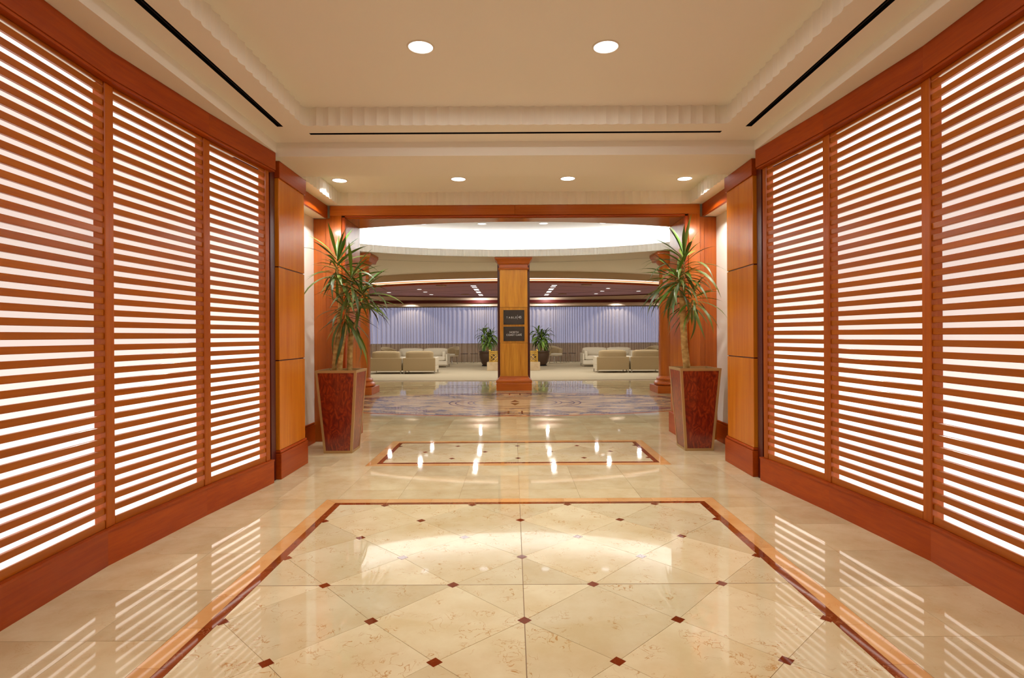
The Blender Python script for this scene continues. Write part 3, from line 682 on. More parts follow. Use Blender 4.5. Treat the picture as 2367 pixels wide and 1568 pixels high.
# ------------------------------------------------------------------ lounge shell
LZ = 2.81
def lend(x): return 21.85 - (11.1 - math.sqrt(max(1, 11.1 ** 2 - (x - XC) ** 2)))
lx = [XC - 8.9 + 17.8 * k / 60 for k in range(61)]
mb = MB()
A = [(x, (bulk_y(x) if abs(x - XC) < 6.3 else 19.1) + .10) for x in lx]; B = [(x, lend(x)) for x in lx]
for i in range(60):
    mb.add([(A[i][0], A[i][1], LZ), (A[i + 1][0], A[i + 1][1], LZ), (B[i + 1][0], B[i + 1][1], LZ), (B[i][0], B[i][1], LZ)], [(0, 1, 2, 3)])
lc = struct(mb.build('ceiling.002', M_LCEIL))
mb = MB()
for (x0, y0, x1, y1) in [(-5, 17.6, -1.3, 20.9), (-1.3, 17, -5.5, 19.5), (-6, 20, 0, 18.3), (5, 17.6, 1.3, 20.9), (1.3, 17, 5.5, 19.5), (6, 20, 0, 18.3), (-3.5, 20.9, 3.5, 19.4)]:
    d = Vector((x1 - x0, y1 - y0)).normalized(); n = Vector((-d.y, d.x)) * .005
    mb.prism([(x0 + n.x, y0 + n.y), (x1 + n.x, y1 + n.y), (x1 - n.x, y1 - n.y), (x0 - n.x, y0 - n.y)], LZ - .003, LZ)
mb.build('panel_joint', M_POT, lc)
mb = MB(); mb.wall(B, LZ, LZ + .5); mb.sheet([B + [(XC + 8.9, 28), (XC - 8.9, 28)]], LZ + .5); struct(mb.build('ceiling.003', M_LOUNGEWALL))
struct(MB().tri_prism(B + [(x, y + .04) for x, y in reversed(B)], LZ - .03, LZ + .01).build('trim_11', W_DARK))
for s, n in ((-1, 'wall_left.002'), (1, 'wall_right.002')):
    struct(MB().box(XC + s * 8.9, XC + s * 9.05, 19.1, 28.2, 0, 3.4).build(n, M_LOUNGEWALL))
    struct(MB().box(XC + s * 6.3, XC + s * 9.0, 19.0, 19.15, 0, 3.4).build('wall_front.001' if s < 0 else 'wall_front.002', M_LOUNGEWALL))
WY = 27.95
mb = MB(); mb.box(XC - 9, XC + 9, WY, WY + .2, 0, 0.86); mb.box(XC - 9, XC + 9, WY, WY + .2, 2.78, 3.4); mb.box(XC - 9, XC + 9, WY - .18, WY, 0, 0.3)
struct(mb.build('wall_far', M_LOUNGEWALL))
struct(MB().box(XC - 8.9, XC + 8.9, 27.30, 27.36, 2.74, 3.30).build('wall_far.001', plain('pelmet_paint', (238, 214, 190), 0.7)))    # curtain pelmet
struct(MB().box(XC - 8.9, XC + 8.9, 27.24, 27.298, 2.885, 3.035).build('trim_12', plain('red_mahogany_band', (92, 14, 9), 0.45)))
nb = 2; bw = 18.0 / nb
M_MULL = plain('pale_frame', (170, 165, 175), 0.5)
for i in range(nb):
    x0 = XC - 9 + bw * i
    wn = MB(); wn.box(x0, x0 + .06, WY + .05, WY + .12, .86, 2.78); wn.box(x0 + bw - .06, x0 + bw, WY + .05, WY + .12, .86, 2.78); wn.box(x0 + .06, x0 + bw - .06, WY + .05, WY + .12, .86, .92); wn.box(x0 + .06, x0 + bw - .06, WY + .05, WY + .12, 2.72, 2.78)
    wo = struct(wn.build('window_%d' % (i + 1), M_MULL))
    MB().box(x0 + .06, x0 + bw - .06, WY + .08, WY + .085, .92, 2.72).build('pane', M_GLASS, wo)
def curtain(x0, x1, lab):
    rnd = random.Random(int(x0 * 10)); n = int((x1 - x0) / 0.022); mb = MB(); v = []; ph = 0
    cols = []
    for i in range(n + 1):
        x = x0 + (x1 - x0) * i / n; ph += 0.022 / (0.16 + 0.05 * math.sin(x * 1.7) + 0.03 * math.sin(x * 5.1)) * 2 * PI * (1 + .25 * math.sin(x * 3.1))
        cols.append((x, ph))
    zs = [0.03, 1.0, 1.9, 2.74]
    for z in zs:
        am = 0.062 * (1 - 0.25 * z / 2.74)
        for (x, p) in cols: v.append((x + .02 * math.cos(p) , 27.5 + am * math.sin(p), z))
    m = n + 1; f = [(j * m + i, j * m + i + 1, (j + 1) * m + i + 1, (j + 1) * m + i) for j in range(3) for i in range(n)]
    mb.add(v, f, True); o = mb.build('sheer_curtain', M_CURT, fix=False); tag(o, lab, 'curtain', 'sheer curtains over the lounge windows'); return o
curtain(XC - 8.7, XC - 0.02, 'floor length gathered white sheer curtain over the windows left of the central pier')
curtain(XC + 0.02, XC + 8.7, 'floor length gathered white sheer curtain over the windows right of the central pier')

# ------------------------------------------------------------------ central pier, columns
def molded(t, prof, hx, hy, m, nm, oy=0.0):
    """square molding: prof = [(proud, z)...]"""
    mb = MB()
    for i in range(len(prof) - 1):
        p, z = prof[i]; q, z2 = prof[i + 1]
        b = (-hx - p, hx + p, oy - hy - p, oy + hy + p); c = (-hx - q, hx + q, oy - hy - q, oy + hy + q)
        v = [(b[0], b[2], z), (b[1], b[2], z), (b[1], b[3], z), (b[0], b[3], z), (c[0], c[2], z2), (c[1], c[2], z2), (c[1], c[3], z2), (c[0], c[3], z2)]
        mb.add(v, [(0, 1, 5, 4), (1, 2, 6, 5), (2, 3, 7, 6), (3, 0, 4, 7)])
    p, z = prof[0]; mb.add([(-hx - p, oy - hy - p, z), (hx + p, oy - hy - p, z), (hx + p, oy + hy + p, z), (-hx - p, oy + hy + p, z)], [(3, 2, 1, 0)])
    p, z = prof[-1]; mb.add([(-hx - p, oy - hy - p, z), (hx + p, oy - hy - p, z), (hx + p, oy + hy + p, z), (-hx - p, oy + hy + p, z)], [(0, 1, 2, 3)])
    return mb.build(nm, m, t)
PX = 0.018
pier = thing('square_column', 'square amber wood column in the middle with molded capital, base and two plaques', 'column', (PX, 13.52, 0))
for (z0, z1) in ((0.335, 1.118), (1.124, 1.965), (1.971, 2.86)): MB().box(-.328, .328, -.225, .2, z0, z1, ch=.002).build('panel', W_PIER, pier)
MB().box(-.395, .395, .201, .6, 0.001, 3.149, ch=.002).build('rear_core', W_DARK, pier)
molded(pier, [(.09, 0), (.09, .16), (.085, .175), (.095, .195), (.095, .235), (.075, .255), (.05, .265), (.02, .30), (.012, .334)], .328, .225, W_CAP, 'base')
molded(pier, [(.0, 2.861), (.03, 2.865), (.036, 2.885), (.03, 2.905), (.012, 2.91), (.012, 2.985), (.03, 2.99), (.05, 3.01), (.06, 3.05), (.09, 3.09), (.118, 3.12), (.118, 3.147)], .328, .225, W_CAP, 'capital')
def text_mesh(s, width, name, parent, x, z, mat, y=-0.012):
    c = bpy.data.curves.new(name, 'FONT'); c.body = s; c.extrude = 0.002; c.size = 1.0
    c.extrude = 0.0; c.offset = 0.012
    o = bpy.data.objects.new('tmp', c); COL.objects.link(o); bpy.context.view_layer.update()
    me = bpy.data.meshes.new_from_object(o.evaluated_get(bpy.context.evaluated_depsgraph_get())); bpy.data.objects.remove(o); bpy.data.curves.remove(c)
    xs = [v.co.x for v in me.vertices]; ys = [v.co.y for v in me.vertices]; w0 = max(xs) - min(xs); k = width / w0; cx = (max(xs) + min(xs)) / 2; y0 = min(v.co.y for v in me.vertices)
    for v in me.vertices: v.co = Vector(((v.co.x - cx) * k, 0, v.co.y * k))
    me.name = name; me.materials.clear(); me.materials.append(mat)
    return link(name, me, parent, (x, y, z))
def plaque(z, lab):
    t = thing('sign_plaque', lab, 'sign', (PX + .004, 13.285, z))
    MB().box(-.248, .248, -.010, .006, -.172, .172, ch=.003).build('plate', M_SIGN, t)
    for sx in (-1, 1):
        for sz in (-1, 1):
            me = MB(); me.lathe([(.009, 0), (.009, .004), (.004, .006)], seg=12); b = me.build('screw', M_BLACK, t, (sx * .218, -.010, sz * .142), (PI / 2, 0, 0))
    return t
p1 = plaque(1.733, 'upper dark bronze plaque on the square column, reading TABLE 45')
text_mesh('T A B L E', .245, 'lettering', p1, -.058, -.026, M_LETTER)
MB().box(.084, .089, -.0125, -.0105, -.05, .055).build('divider_bar', M_LETTER, p1)
text_mesh('45', .075, 'lettering', p1, .140, -.026, M_LETTER)
p2 = plaque(1.340, 'lower dark bronze plaque on the square column, reading NORTH COAST CAFÉ')
text_mesh('NORTH', .21, 'lettering', p2, 0.0, .018, M_LETTER); text_mesh('COAST CAFÉ', .365, 'lettering', p2, 0.0, -.046, M_LETTER)
def round_col(s):
    t = thing('round_column', 'round polished cherry column with square plinth at the %s of the rotunda' % side_n[s], 'column', (XC + s * 3.53, 12.74, 0))
    MB().box(-.37, .37, -.37, .37, 0, .16, ch=.004).build('plinth', W_CAP, t)
    MB().lathe([(.33, .161), (.355, .18), (.355, .22), (.33, .25), (.29, .26), (.285, .275), (.30, .29), (.305, .31), (.285, .335), (.26, .345), (.255, .37)], seg=40).build('base_torus', W_CAP, t)
    MB().lathe([(.25, .371), (.25, 1.2), (.238, 2.2), (.225, 2.72)], seg=40).build('shaft', W_JAMB['z'], t)
    MB().lathe([(.225, 2.721), (.25, 2.73), (.255, 2.75), (.25, 2.77), (.228, 2.78), (.228, 2.88), (.25, 2.89), (.29, 2.94), (.31, 2.965)], seg=40).build('echinus', W_CAP, t)
    molded(t, [(0, 2.966), (.03, 2.97), (.05, 3.04), (.08, 3.09), (.08, 3.147)], .28, .28, W_CAP, 'abacus')
round_col(-1); round_col(1)

# ------------------------------------------------------------------ downlights
def lens_ring(t, r, tag_lens):
    MB().lathe([(r, -.001), (r * 1.02, -.006), (r * 1.13, -.005), (r * 1.16, -.0005)], seg=36, cap=False).build('trim_ring', M_TRIM, t)
    MB().lathe([(r * 0.999, -.002), (r * .5, -.002), (0.001, -.002)], seg=36, cap=False).build('lens', tag_lens, t, fix=True)
def disk(x, y, z, e, r, col=(1, .985, .96)):
    d = bpy.data.lights.new('downlight_beam', 'AREA'); d.shape = 'DISK'; d.size = r * 2; d.energy = e; d.color = col
    o = bpy.data.objects.new('downlight_beam', d); COL.objects.link(o); o.location = (x, y, z - .03); return o
def spot(x, y, z, e, ang=2.3, r=.06, col=(1, .985, .96), rot=(0, 0, 0)):
    d = bpy.data.lights.new('downlight_beam', 'SPOT'); d.energy = e; d.spot_size = ang; d.spot_blend = 0.3; d.shadow_soft_size = r; d.color = col
    o = bpy.data.objects.new('downlight_beam', d); COL.objects.link(o); o.location = (x, y, z - .03); o.rotation_euler = rot; return o
def downlight(x, y, z, lab, e, r=.078, m=M_LENS, group=None, light=True, ang=2.3):
    t = thing('recessed_downlight', lab, 'ceiling light', (x, y, z), 0, group)
    lens_ring(t, r, m)
    if light:
        sp = disk(x, y, z, e, r * .9) if ang == 2.3 else spot(x, y, z, e, ang); sp.parent = t; sp.location = (0, 0, -.03)
    return t
g1 = 'recessed downlights in the hall tray ceiling'
downlight(-.59, 3.64, T1, 'large round glowing downlight in the near tray ceiling, left one', E_SPOT_HALL, group=g1)
downlight(.615, 3.65, T1, 'large round glowing downlight in the near tray ceiling, right one', E_SPOT_HALL, group=g1)
downlight(-.59, 1.95, T1, 'round downlight in the near tray ceiling above the camera, left one', E_SPOT_HALL, group=g1)
downlight(.615, 1.95, T1, 'round downlight in the near tray ceiling above the camera, right one', E_SPOT_HALL, group=g1)
for x in (-.6, .63): downlight(x, -2.2, S1, 'unseen round downlight added for fill light in the flat ceiling behind the camera, %s one' % ('left' if x < 0 else 'right'), E_SPOT_HALL, group='downlights behind the camera')  # unseen lamps added so their bounce brightens the hall
g2 = 'recessed downlights in the second tray'
nmz = ['leftmost, beside the bright corner', 'second from the left', 'second from the right', 'rightmost, beside the bright corner']
for x, y, nn in zip((-1.95, -.605, .625, 1.95), (6.33, 6.3, 6.3, 6.33), nmz):
    downlight(x, y, T2, 'round downlight in the second ceiling tray before the portal, ' + nn, E_SPOT_LOBBY * 4.2, group=g2, ang=2.2 if abs(x) > 1 else 2.0)
for s in (-1, 1):
    downlight(XC + s * 2.41, 6.02, 2.7565, 'small recessed downlight under the lintel of the %s niche, washing its cream wall' % side_n[s], 9.0, r=.055, group='niche wall washers')
g3 = 'recessed downlights in the rotunda dome'
for i, (x, y) in enumerate([(-1.9, 11.85), (-.65, 11.9), (.66, 11.9), (1.93, 11.85)]):
    downlight(x + .0, y, RZ + .53, 'small round downlight in the oval dome, ' + ['far left, half cut by the portal soffit', 'left of centre', 'right of centre', 'far right, half cut by the portal soffit'][i], E_SPOT_ROTUNDA, r=.09, m=M_LENSD, group=g3, light=False)
for i, (x, y) in enumerate([(-1.9, 9.6), (0, 9.4), (1.93, 9.6)]):
    downlight(x, y, RZ + .53, 'round downlight in the hidden front part of the oval dome, ' + ['left', 'middle', 'right'][i], E_SPOT_ROTUNDA, r=.09, m=M_LENSD, group=g3, light=False)
gl = 'small downlights in the mahogany lounge ceiling'
rows = ['nearest', 'second', 'third', 'fourth', 'fifth', 'sixth', 'seventh', 'farthest']
for s in (-1, 1):
    for i, y in enumerate((16.9, 17.4, 18.1, 18.5, 19.2, 19.6, 20.5, 20.95)):
        t = thing('square_downlight', 'small square light of the double row %s of the square column, %s of eight' % (side_n[s], rows[i]), 'ceiling light', (XC + s * 1.22 + (.05 if i % 2 else -.05) * 0, y, LZ), 0, gl)
        MB().box(-.085, .085, -.085, .085, -.004, -.0005).build('frame', M_TRIM, t); MB().box(-.075, .075, -.075, .075, -.006, -.0045).build('lens', M_LENSF, t)
        if i in (1, 5): sp = spot(0, 0, 0, E_SPOT_LOUNGE, 2.9); sp.parent = t; sp.location = (0, 0, -.04)
    for i, (h, y) in enumerate(((3.05, 18.1), (3.03, 19.2), (3.0, 20.4), (4.3, 19.3), (5.6, 20.0))):
        downlight(XC + s * h, y, LZ, 'small round light in the dark red lounge ceiling, %s side, %s' % (side_n[s], ['nearest of the diagonal three', 'middle of the diagonal three', 'farthest of the diagonal three', 'the single outer one', 'hidden behind the column']  [i]), E_SPOT_LOUNGE, r=.075, m=M_LENSF, group=gl, light=i in (0, 2, 3, 4), ang=2.9)
    for i, (h, y) in enumerate(((2.17, 16.75), (1.77, 20.4))):
        t = MB().lathe([(.001, -.002), (.15, -.002), (.165, -.012), (.15, -.016), (.001, -.016)], seg=28, cap=False).build('ceiling_speaker', plain('speaker_grille', (150, 110, 70), 0.6), None, (XC + s * h, y, LZ))
        tag(t, 'flat round tan speaker grille in the dark lounge ceiling, %s side, %s one' % (side_n[s], ['nearer', 'farther'][i]), 'speaker')
    for x in (5.0, 8.0, 1.6):
        downlight(XC + s * x, 26.75, LZ + .5, 'hidden recessed wall washer above the %s sheer curtain, %s' % (side_n[s], {5.0: 'middle of three', 8.0: 'outermost', 1.6: 'nearest the square column'}[x]), 120 if x == 5.0 else 32, r=.07, m=M_LENSF, ang=1.9 if x == 5.0 else 2.3)

# ------------------------------------------------------------------ big planters with dracaenas
def leaf_mesh(name, Ln, wd, droop, mat, seg=8):
    v = []; a = 0.0; x = z = 0.0; pa = 0.15
    for i in range(seg + 1):
        t = i / seg; w2 = wd * (0.28 + 0.72 * math.sin(PI * t ** 1.3)) * (1 - t ** 4) * .5 + .0004
        up = Vector((-math.sin(a), 0, math.cos(a)))
        v += [(x, -w2, z + w2 * .35), (x, 0, z), (x, w2, z + w2 * .35)]
        a = -droop * (t ** 1.3); x += Ln / seg * math.cos(a); z += Ln / seg * math.sin(a)
    f = []
    for i in range(seg):
        f += [(3 * i, 3 * i + 1, 3 * i + 4, 3 * i + 3), (3 * i + 1, 3 * i + 2, 3 * i + 5, 3 * i + 4)]
    return MB().add(v, f, True).mesh(name, mat)
LV = [leaf_mesh('leaf', l, wd, d, m) for (l, wd, d, m) in ((.48, .038, 0.8, M_LEAF), (.54, .036, 1.15, M_LEAF), (.42, .036, 0.45, M_LEAF), (.56, .038, 1.5, M_LEAF), (.42, .040, 0.6, M_LEAFTOP), (.36, .036, .4, M_LEAFTOP))]
LC = [leaf_mesh('leaf', l, wd, d, m, 6) for (l, wd, d, m) in ((.50, .075, 1.9, M_LEAF2), (.42, .07, 1.5, M_LEAF2), (.34, .065, 1.0, M_LEAF2), (.55, .07, 2.3, M_LEAF))]
def head(t, c, n, rnd, meshes, k=1.0, hgt=0.16, up=80, down=-25, lim=None):
    for i in range(n):
        f = i / (n - 1); az = i * 2.39996 + rnd.uniform(-.25, .25); el = math.radians(up + (down - up) * f ** 0.75 + rnd.uniform(-14, 14))
        me = meshes[rnd.choice([4, 5, 2] if (f < .25 and len(meshes) > 5) else ([0, 1, 3, 2, 4] if len(meshes) > 5 else range(len(meshes))))]
        o = link('leaf', me, t, (c[0] + .012 * math.cos(az), c[1] + .012 * math.sin(az), c[2] + hgt * (0.5 - f)))
        sc = k * rnd.uniform(.8, 1.12)
        if lim and lim(az): sc *= .52 if math.sin(az) > -.2 else .85
        o.rotation_euler = (rnd.uniform(-.4, .4), -el, az); o.scale = (sc, sc, sc)
def planter(t, s):
    zt = .925; bt, tt = .155, .225
    H = lambda z: bt + (tt - bt) * z / zt
    box = MB().frustum((-bt + .012, bt - .012, -bt + .012, bt - .012), (-tt + .012, tt - .012, -tt + .012, tt - .012), .01, .86).build('planter', W_DARK, t)
    for k in range(4):
        R = Matrix.Rotation(k * PI / 2, 4, 'Z'); z0, z1 = .028, zt - .028; h0, h1 = H(z0), H(z1); w = .022
        v = [(-h0 + w, -h0, z0), (h0 - w, -h0, z0), (h1 - w, -h1, z1), (-h1 + w, -h1, z1)]; v2 = [(x, y + .012, z) for x, y, z in v]
        MB().add([R @ Vector(p) for p in v + v2], [(0, 1, 2, 3), (7, 6, 5, 4), (0, 4, 5, 1), (1, 5, 6, 2), (2, 6, 7, 3), (3, 7, 4, 0)]).build('side_panel', M_BURL, box)
    mb = MB()
    for sx in (-1, 1):
        for sy in (-1, 1):
            w = .026; e = .003
            def q(z): h = H(z) + e; return [(sx * h, sy * h, z), (sx * (h - w), sy * h, z), (sx * (h - w), sy * (h - w), z), (sx * h, sy * (h - w), z)]
            mb.add(q(0) + q(zt), [(0, 1, 5, 4), (1, 2, 6, 5), (2, 3, 7, 6), (3, 0, 4, 7), (0, 1, 2, 3), (4, 5, 6, 7)])
    for (z0, z1) in ((0, .028), (zt - .028, zt)):
        a = H(z0) + .0035; b = H(z1) + .0035
        for k in range(4):
            R = Matrix.Rotation(k * PI / 2, 4, 'Z'); v = [(-a, -a, z0), (a, -a, z0), (b, -b, z1), (-b, -b, z1)]; v2 = [(x * (1 - .02 / a), y + .02, z) for x, y, z in v]
            mb.add([R @ Vector(p) for p in v + v2], [(0, 1, 2, 3), (7, 6, 5, 4), (0, 4, 5, 1), (1, 5, 6, 2), (2, 6, 7, 3), (3, 7, 4, 0)])
    mb.build('brass_edging', M_GOLD, box)
    rnd = random.Random(3); mb = MB(); g = 10; hh = tt - .03
    v = [(-hh + 2 * hh * i / g, -hh + 2 * hh * j / g, .885 + rnd.uniform(-.008, .022)) for j in range(g + 1) for i in range(g + 1)]
    mb.add(v, [(j * (g + 1) + i, j * (g + 1) + i + 1, (j + 1) * (g + 1) + i + 1, (j + 1) * (g + 1) + i) for j in range(g) for i in range(g)], True); mb.build('moss', M_SOIL, t)
def cane(t, pts, r0, r1, nm='cane'):
    n = len(pts); P = []; N = 14
    for k in range(N + 1):
        u = k / N * (n - 1); i = min(int(u), n - 2); P.append(Vector(pts[i]).lerp(Vector(pts[i + 1]), u - i))
    rr = [(r0 + (r1 - r0) * k / N) * (1 + .02 * math.sin(k * 2.7)) for k in range(N + 1)]
    MB().tube(P, rr, 12).build(nm, M_CANE, t)
rnd = random.Random(11)
lp = thing('potted_dracaena', 'tall three caned dracaena in tapered burl planter with brass edges, left of the portal', 'potted plant', (-1.955, 6.39, 0))
planter(lp, -1)
cane(lp, [(-.09, 0, .87), (-.06, 0, 1.2), (-.02, 0, 1.5), (0.0, 0, 1.80)], .031, .026)
cane(lp, [(-.01, -.05, .87), (.01, -.04, 1.15), (.05, -.02, 1.42)], .027, .024)
cane(lp, [(.08, .03, .87), (.085, .03, 1.1), (.10, .03, 1.34)], .032, .030)
for pts in ([(0, 0, 1.78), (-.03, .01, 1.9), (-.05, .0, 2.10)], [(.01, 0, 1.78), (.06, -.02, 1.9), (.10, -.03, 1.93)], [(.05, -.02, 1.40), (.055, -.02, 1.50), (.05, -.03, 1.6)], [(.10, .03, 1.33), (.16, .05, 1.5), (.20, .05, 1.78)], [(.05, -.02, 1.4), (.09, -.02, 1.6), (.10, -.02, 1.8)]):
    cane(lp, pts, .013, .010, 'stem')
lim = lambda az: math.cos(az) < -.5
head(lp, (-.05, 0, 2.08), 44, rnd, LV, 1.08, .30, 78, -30, lim)
head(lp, (.12, -.03, 1.90), 38, rnd, LV, 1.06, .20, 60, -35, lim)
head(lp, (.05, -.03, 1.56), 40, rnd, LV, 1.0, .22, 50, -50, lim)
head(lp, (.22, .05, 1.74), 38, rnd, LV, 1.0, .18, 60, -30)
rp = thing('potted_dracaena', 'tall single caned dracaena in tapered burl planter with moss, right of the portal', 'potted plant', (2.075, 6.42, 0))
planter(rp, 1)
cane(rp, [(-.08, 0, .87), (-.11, 0, 1.15), (-.125, 0, 1.45), (-.135, 0, 1.76)], .042, .034)
cane(rp, [(-.10, .02, 1.42), (-.05, .02, 1.50), (-.045, .02, 1.60)], .022, .018)
for pts in ([(-.13, 0, 1.74), (-.12, 0, 1.9), (-.11, 0, 2.1)], [(-.14, 0, 1.74), (-.18, .01, 1.85), (-.19, .01, 1.92)], [(-.045, .02, 1.59), (-.02, .02, 1.66), (-.01, .02, 1.70)]): cane(rp, pts, .014, .010, 'stem')
lim = lambda az: math.cos(az) > .5
head(rp, (-.11, 0, 2.08), 48, rnd, LV, 1.1, .30, 78, -28, lim)
head(rp, (-.19, .01, 1.90), 42, rnd, LV, 1.06, .18, 55, -38, lim)
head(rp, (-.01, .02, 1.68), 38, rnd, LV, .95, .18, 55, -45, lim)

# ------------------------------------------------------------------ lounge furniture
def soft(w, d, h, r, m, nm, par, loc, sag=0.0):
    """rounded cushion from a subdivided superellipsoid-like box"""
    mb = MB(); NX, NY, NZ = 8, 5, 5
    import bmesh
    bm = bmesh.new(); bmesh.ops.create_cube(bm, size=1.0); bmesh.ops.subdivide_edges(bm, edges=bm.edges, cuts=6, use_grid_fill=True)
    for v in bm.verts:
        x, y, z = v.co; px, py, pz = x * w, y * d, z * h
        cx = max(-w / 2 + r, min(w / 2 - r, px)); cy = max(-d / 2 + r, min(d / 2 - r, py)); cz = max(-h / 2 + r, min(h / 2 - r, pz))
        q = Vector((px - cx, py - cy, pz - cz))
        if q.length > 1e-6: q = q.normalized() * r
        puff = (1 - (2 * x) ** 2) * (1 - (2 * y) ** 2) * sag * (1 if z > .4 else 0)
        v.co = (cx + q.x, cy + q.y, cz + q.z + puff)
    me = bpy.data.meshes.new(nm); bm.to_mesh(me); bm.free()
    for p in me.polygons: p.use_smooth = True
    me.materials.append(m); return link(nm, me, par, loc)
def sofa(lab, x, y, rot, w, nseat, arms=(True, True), group='beige lounge sofas', armpad=False):
    t = thing('sofa', lab, 'sofa', (x, y, 0.008), rot, group); D = .95
    mb = MB().box(-w / 2, w / 2, -D / 2, -D / 2 + .07, .10, .545, ch=.012); mb.build('back_panel', M_SOFAB if not armpad else M_SOFA, t)
    MB().box(-w / 2 + .005, w / 2 - .005, -D / 2 + .071, D / 2, .10, .27, ch=.012).build('seat_base', M_SOFA, t)
    for s, a in zip((-1, 1), arms):
        if a: MB().box(s * (w / 2 - .07), s * w / 2, -D / 2 + .071, D / 2, .271, .545, ch=.012).build('arm', M_SOFA, t)
        for yy in (-D / 2 + .03, D / 2 - .03):
            MB().box(s * (w / 2 - .03) - .014, s * (w / 2 - .03) + .014, yy - .014, yy + .014, 0, .10).build('leg', M_STEEL, t)
    iw = (w - .15) / nseat
    for k in range(nseat):
        cx = -w / 2 + .075 + iw * (k + .5)
        soft(iw - .01, D - .09, .18, .05, M_SOFA, 'seat_cushion', t, (cx, .03, .36), .02)
        soft(iw - .01, .22, .33, .075, M_SOFAB if not armpad else M_SOFA, 'back_cushion', t, (cx, -D / 2 + .14, .605), .015)
    if armpad:
        for s in (-1, 1): soft(.15, .6, .34, .06, M_SOFA, 'arm_cushion', t, (s * (w / 2 - .15), .12, .50), .0)
    return t
# backs towards the camera
sofa('beige single sofa with its back to the camera, left group, nearest the middle', -3.21, 19.56, 0, 1.1, 1)
sofa('beige single sofa with its back to the camera, left group, beside the round column', -4.37, 19.60, 0, 1.1, 1)
sofa('beige single sofa with its back to the camera, right group, nearest the middle', 3.41, 19.60, 0, 1.1, 1)
sofa('beige single sofa with its back to the camera, right group, beside the round column', 4.57, 19.60, 0, 1.1, 1)
sofa('long beige sofa facing the camera behind the left pair of sofas', -3.80, 23.4, PI, 2.2, 2, armpad=True)
sofa('long beige sofa facing the camera behind the right pair of sofas', 3.95, 23.4, PI, 2.2, 2, armpad=True)
def tub(lab, x, y, rot):
    t = thing('tub_chair', lab, 'chair', (x, y, .008), rot, 'tan tub chairs by the curtains')
    mb = MB(); n = 20; pts = []
    for zi, (z, k) in enumerate(((.36, .86), (.45, .98), (.62, 1.0), (.80, 1.03))):
        for i in range(n + 1):
            a = math.radians(-20 + 220 * i / n); h = z if zi < 3 else .62 + .18 * max(.25, max(0.0, math.sin(a)) ** .8)
            pts.append((.36 * k * math.cos(a), .34 * k * math.sin(a), h))
    m = n + 1; mb.add(pts, [(j * m + i, j * m + i + 1, (j + 1) * m + i + 1, (j + 1) * m + i) for j in range(3) for i in range(n)], True)
    o = mb.build('back_shell', M_TUB, t, fix=False); md = o.modifiers.new('s', 'SOLIDIFY'); md.thickness = .04
    MB().lathe([(.05, .33), (.30, .34), (.33, .40), (.31, .45), (.1, .46)], seg=28).build('seat', M_SOFA, t)
    for k in range(4):
        a = PI / 4 + k * PI / 2; MB().tube([(.27 * math.cos(a), .27 * math.sin(a), 0), (.2 * math.cos(a), .2 * math.sin(a), .34)], .013, 8).build('leg', M_STEEL, t)
tub('tan tub chair seen behind the back row of the left sofas', -5.75, 25.9, .9)
tub('tan tub chair by the curtain just right of the long left sofa', -2.85, 25.9, -.6)
tub('tan tub chair by the curtain behind the right floor plant', 1.95, 26.0, .5)
tub('tan tub chair partly hidden by the right round column', 6.35, 25.6, -.8)
def stool(x, y, lab):
    t = thing('side_table', lab, 'table', (x, y, .008), 0, 'small round side tables by the curtain')
    MB().lathe([(.17, .425), (.18, .43), (.18, .445), (.17, .45)], seg=28).build('table_top', M_POT, t)
    for k in range(3):
        a = .5 + k * 2 * PI / 3; MB().tube([(.175 * math.cos(a), .175 * math.sin(a), 0), (.14 * math.cos(a), .14 * math.sin(a), .425)], .010, 8).build('leg', M_STEEL, t)
stool(-2.33, 26.75, 'small round side table by the left curtain, left of the pair'); stool(-1.87, 26.75, 'small round side table by the left curtain, next to the potted plant')
stool(2.40, 26.75, 'small round side table by the right curtain, nearer the potted plant'); stool(2.82, 26.75, 'small round side table by the right curtain, nearer the sofas')
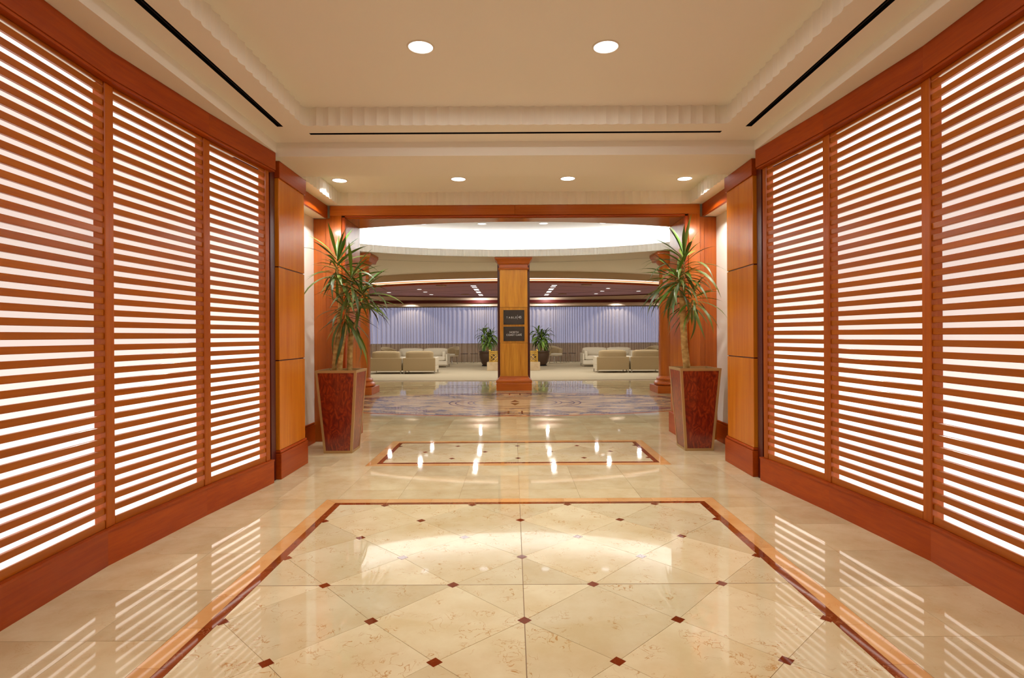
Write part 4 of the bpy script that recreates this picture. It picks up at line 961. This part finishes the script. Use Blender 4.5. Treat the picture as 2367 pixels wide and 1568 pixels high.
def lounge_plant(x, lab, seed):
    t = thing('potted_corn_plant', lab, 'potted plant', (x, 23.9, .008)); r = random.Random(seed)
    MB().lathe([(.20, 0), (.235, .01), (.24, .035), (.20, .04)], seg=32).build('saucer', M_BLACK, t)
    MB().lathe([(.20, .041), (.27, .16), (.325, .34), (.345, .5), (.335, .575), (.355, .585), (.355, .64), (.32, .64), (.31, .6), (.02, .59)], seg=36, cap=False).build('pot', M_POT, t)
    MB().lathe([(.309, .598), (.15, .612), (.01, .615)], seg=24, cap=False).build('soil', M_SOIL, t)
    for (cx, cy, h, n) in ((-.14, 0, 1.30, 30), (.16, .03, 1.22, 30), (.02, -.10, 1.02, 34), (.0, .12, 1.15, 22)):
        cane(t, [(cx * .6, cy * .6, .6), (cx, cy, h - .1)], .02, .016); head(t, (cx, cy, h), n, r, LC, 1.2, .26, 80, -35)
lounge_plant(-1.10, 'bushy corn plant in a dark bronze pot, left of the square column', 5); lounge_plant(1.20, 'bushy corn plant in a dark bronze pot, right of the square column', 9)
pl = tag(MB().box(-.98, .98, -.45, .45, 0, .31, ch=.01).build('marble_plinth', marble('plinth_marble', (214, 190, 150), (190, 160, 118), (170, 130, 90), rough=.15), None, (XC - .02, 21.1, .008)), 'low cream marble plinth behind the square column', 'plinth')
lat = thing('brass_lattice', 'pierced brass fretwork planter box standing on the marble plinth', 'planter', (XC - .02, 21.1, .319))
for nm, ang, ww, dd in (('front_grille', 0, .89, .36), ('back_grille', PI, .89, .36), ('side_grille', PI / 2, .36, .89), ('side_grille', -PI / 2, .36, .89)):
    mb = MB(); yb = -dd; H_ = .40
    for z in (.02, H_ - .02, H_ - .08): mb.box(-ww, ww, yb, yb + .02, z - .012, z + .012)
    for k in range(3 if ww < .5 else 7):
        n = 2 if ww < .5 else 6; x = -ww + 2 * ww * k / n; mb.box(x - .013, x + .013, yb, yb + .02, 0.0, H_)
        if k < n:
            w_ = 2 * ww / n; z0, z1 = .03, H_ - .09
            for (xa, za, xb, zb) in ((0, 0, 1, 1), (0, 1, 1, 0), (.5, 0, 0, .5), (.5, 0, 1, .5), (0, .5, .5, 1), (1, .5, .5, 1)):
                mb.tube([(x + w_ * xa, yb + .01, z0 + (z1 - z0) * za), (x + w_ * xb, yb + .01, z0 + (z1 - z0) * zb)], .009, 6)
    mb.build(nm, M_BRASS, lat, (0, 0, 0), ang)
for sx in (-1, 1):
    for sy in (-1, 1): MB().lathe([(.018, .4), (.03, .42), (.02, .44), (.002, .46)], (0, 0), 12).build('finial', M_BRASS, lat, (sx * .89, sy * .36, 0))
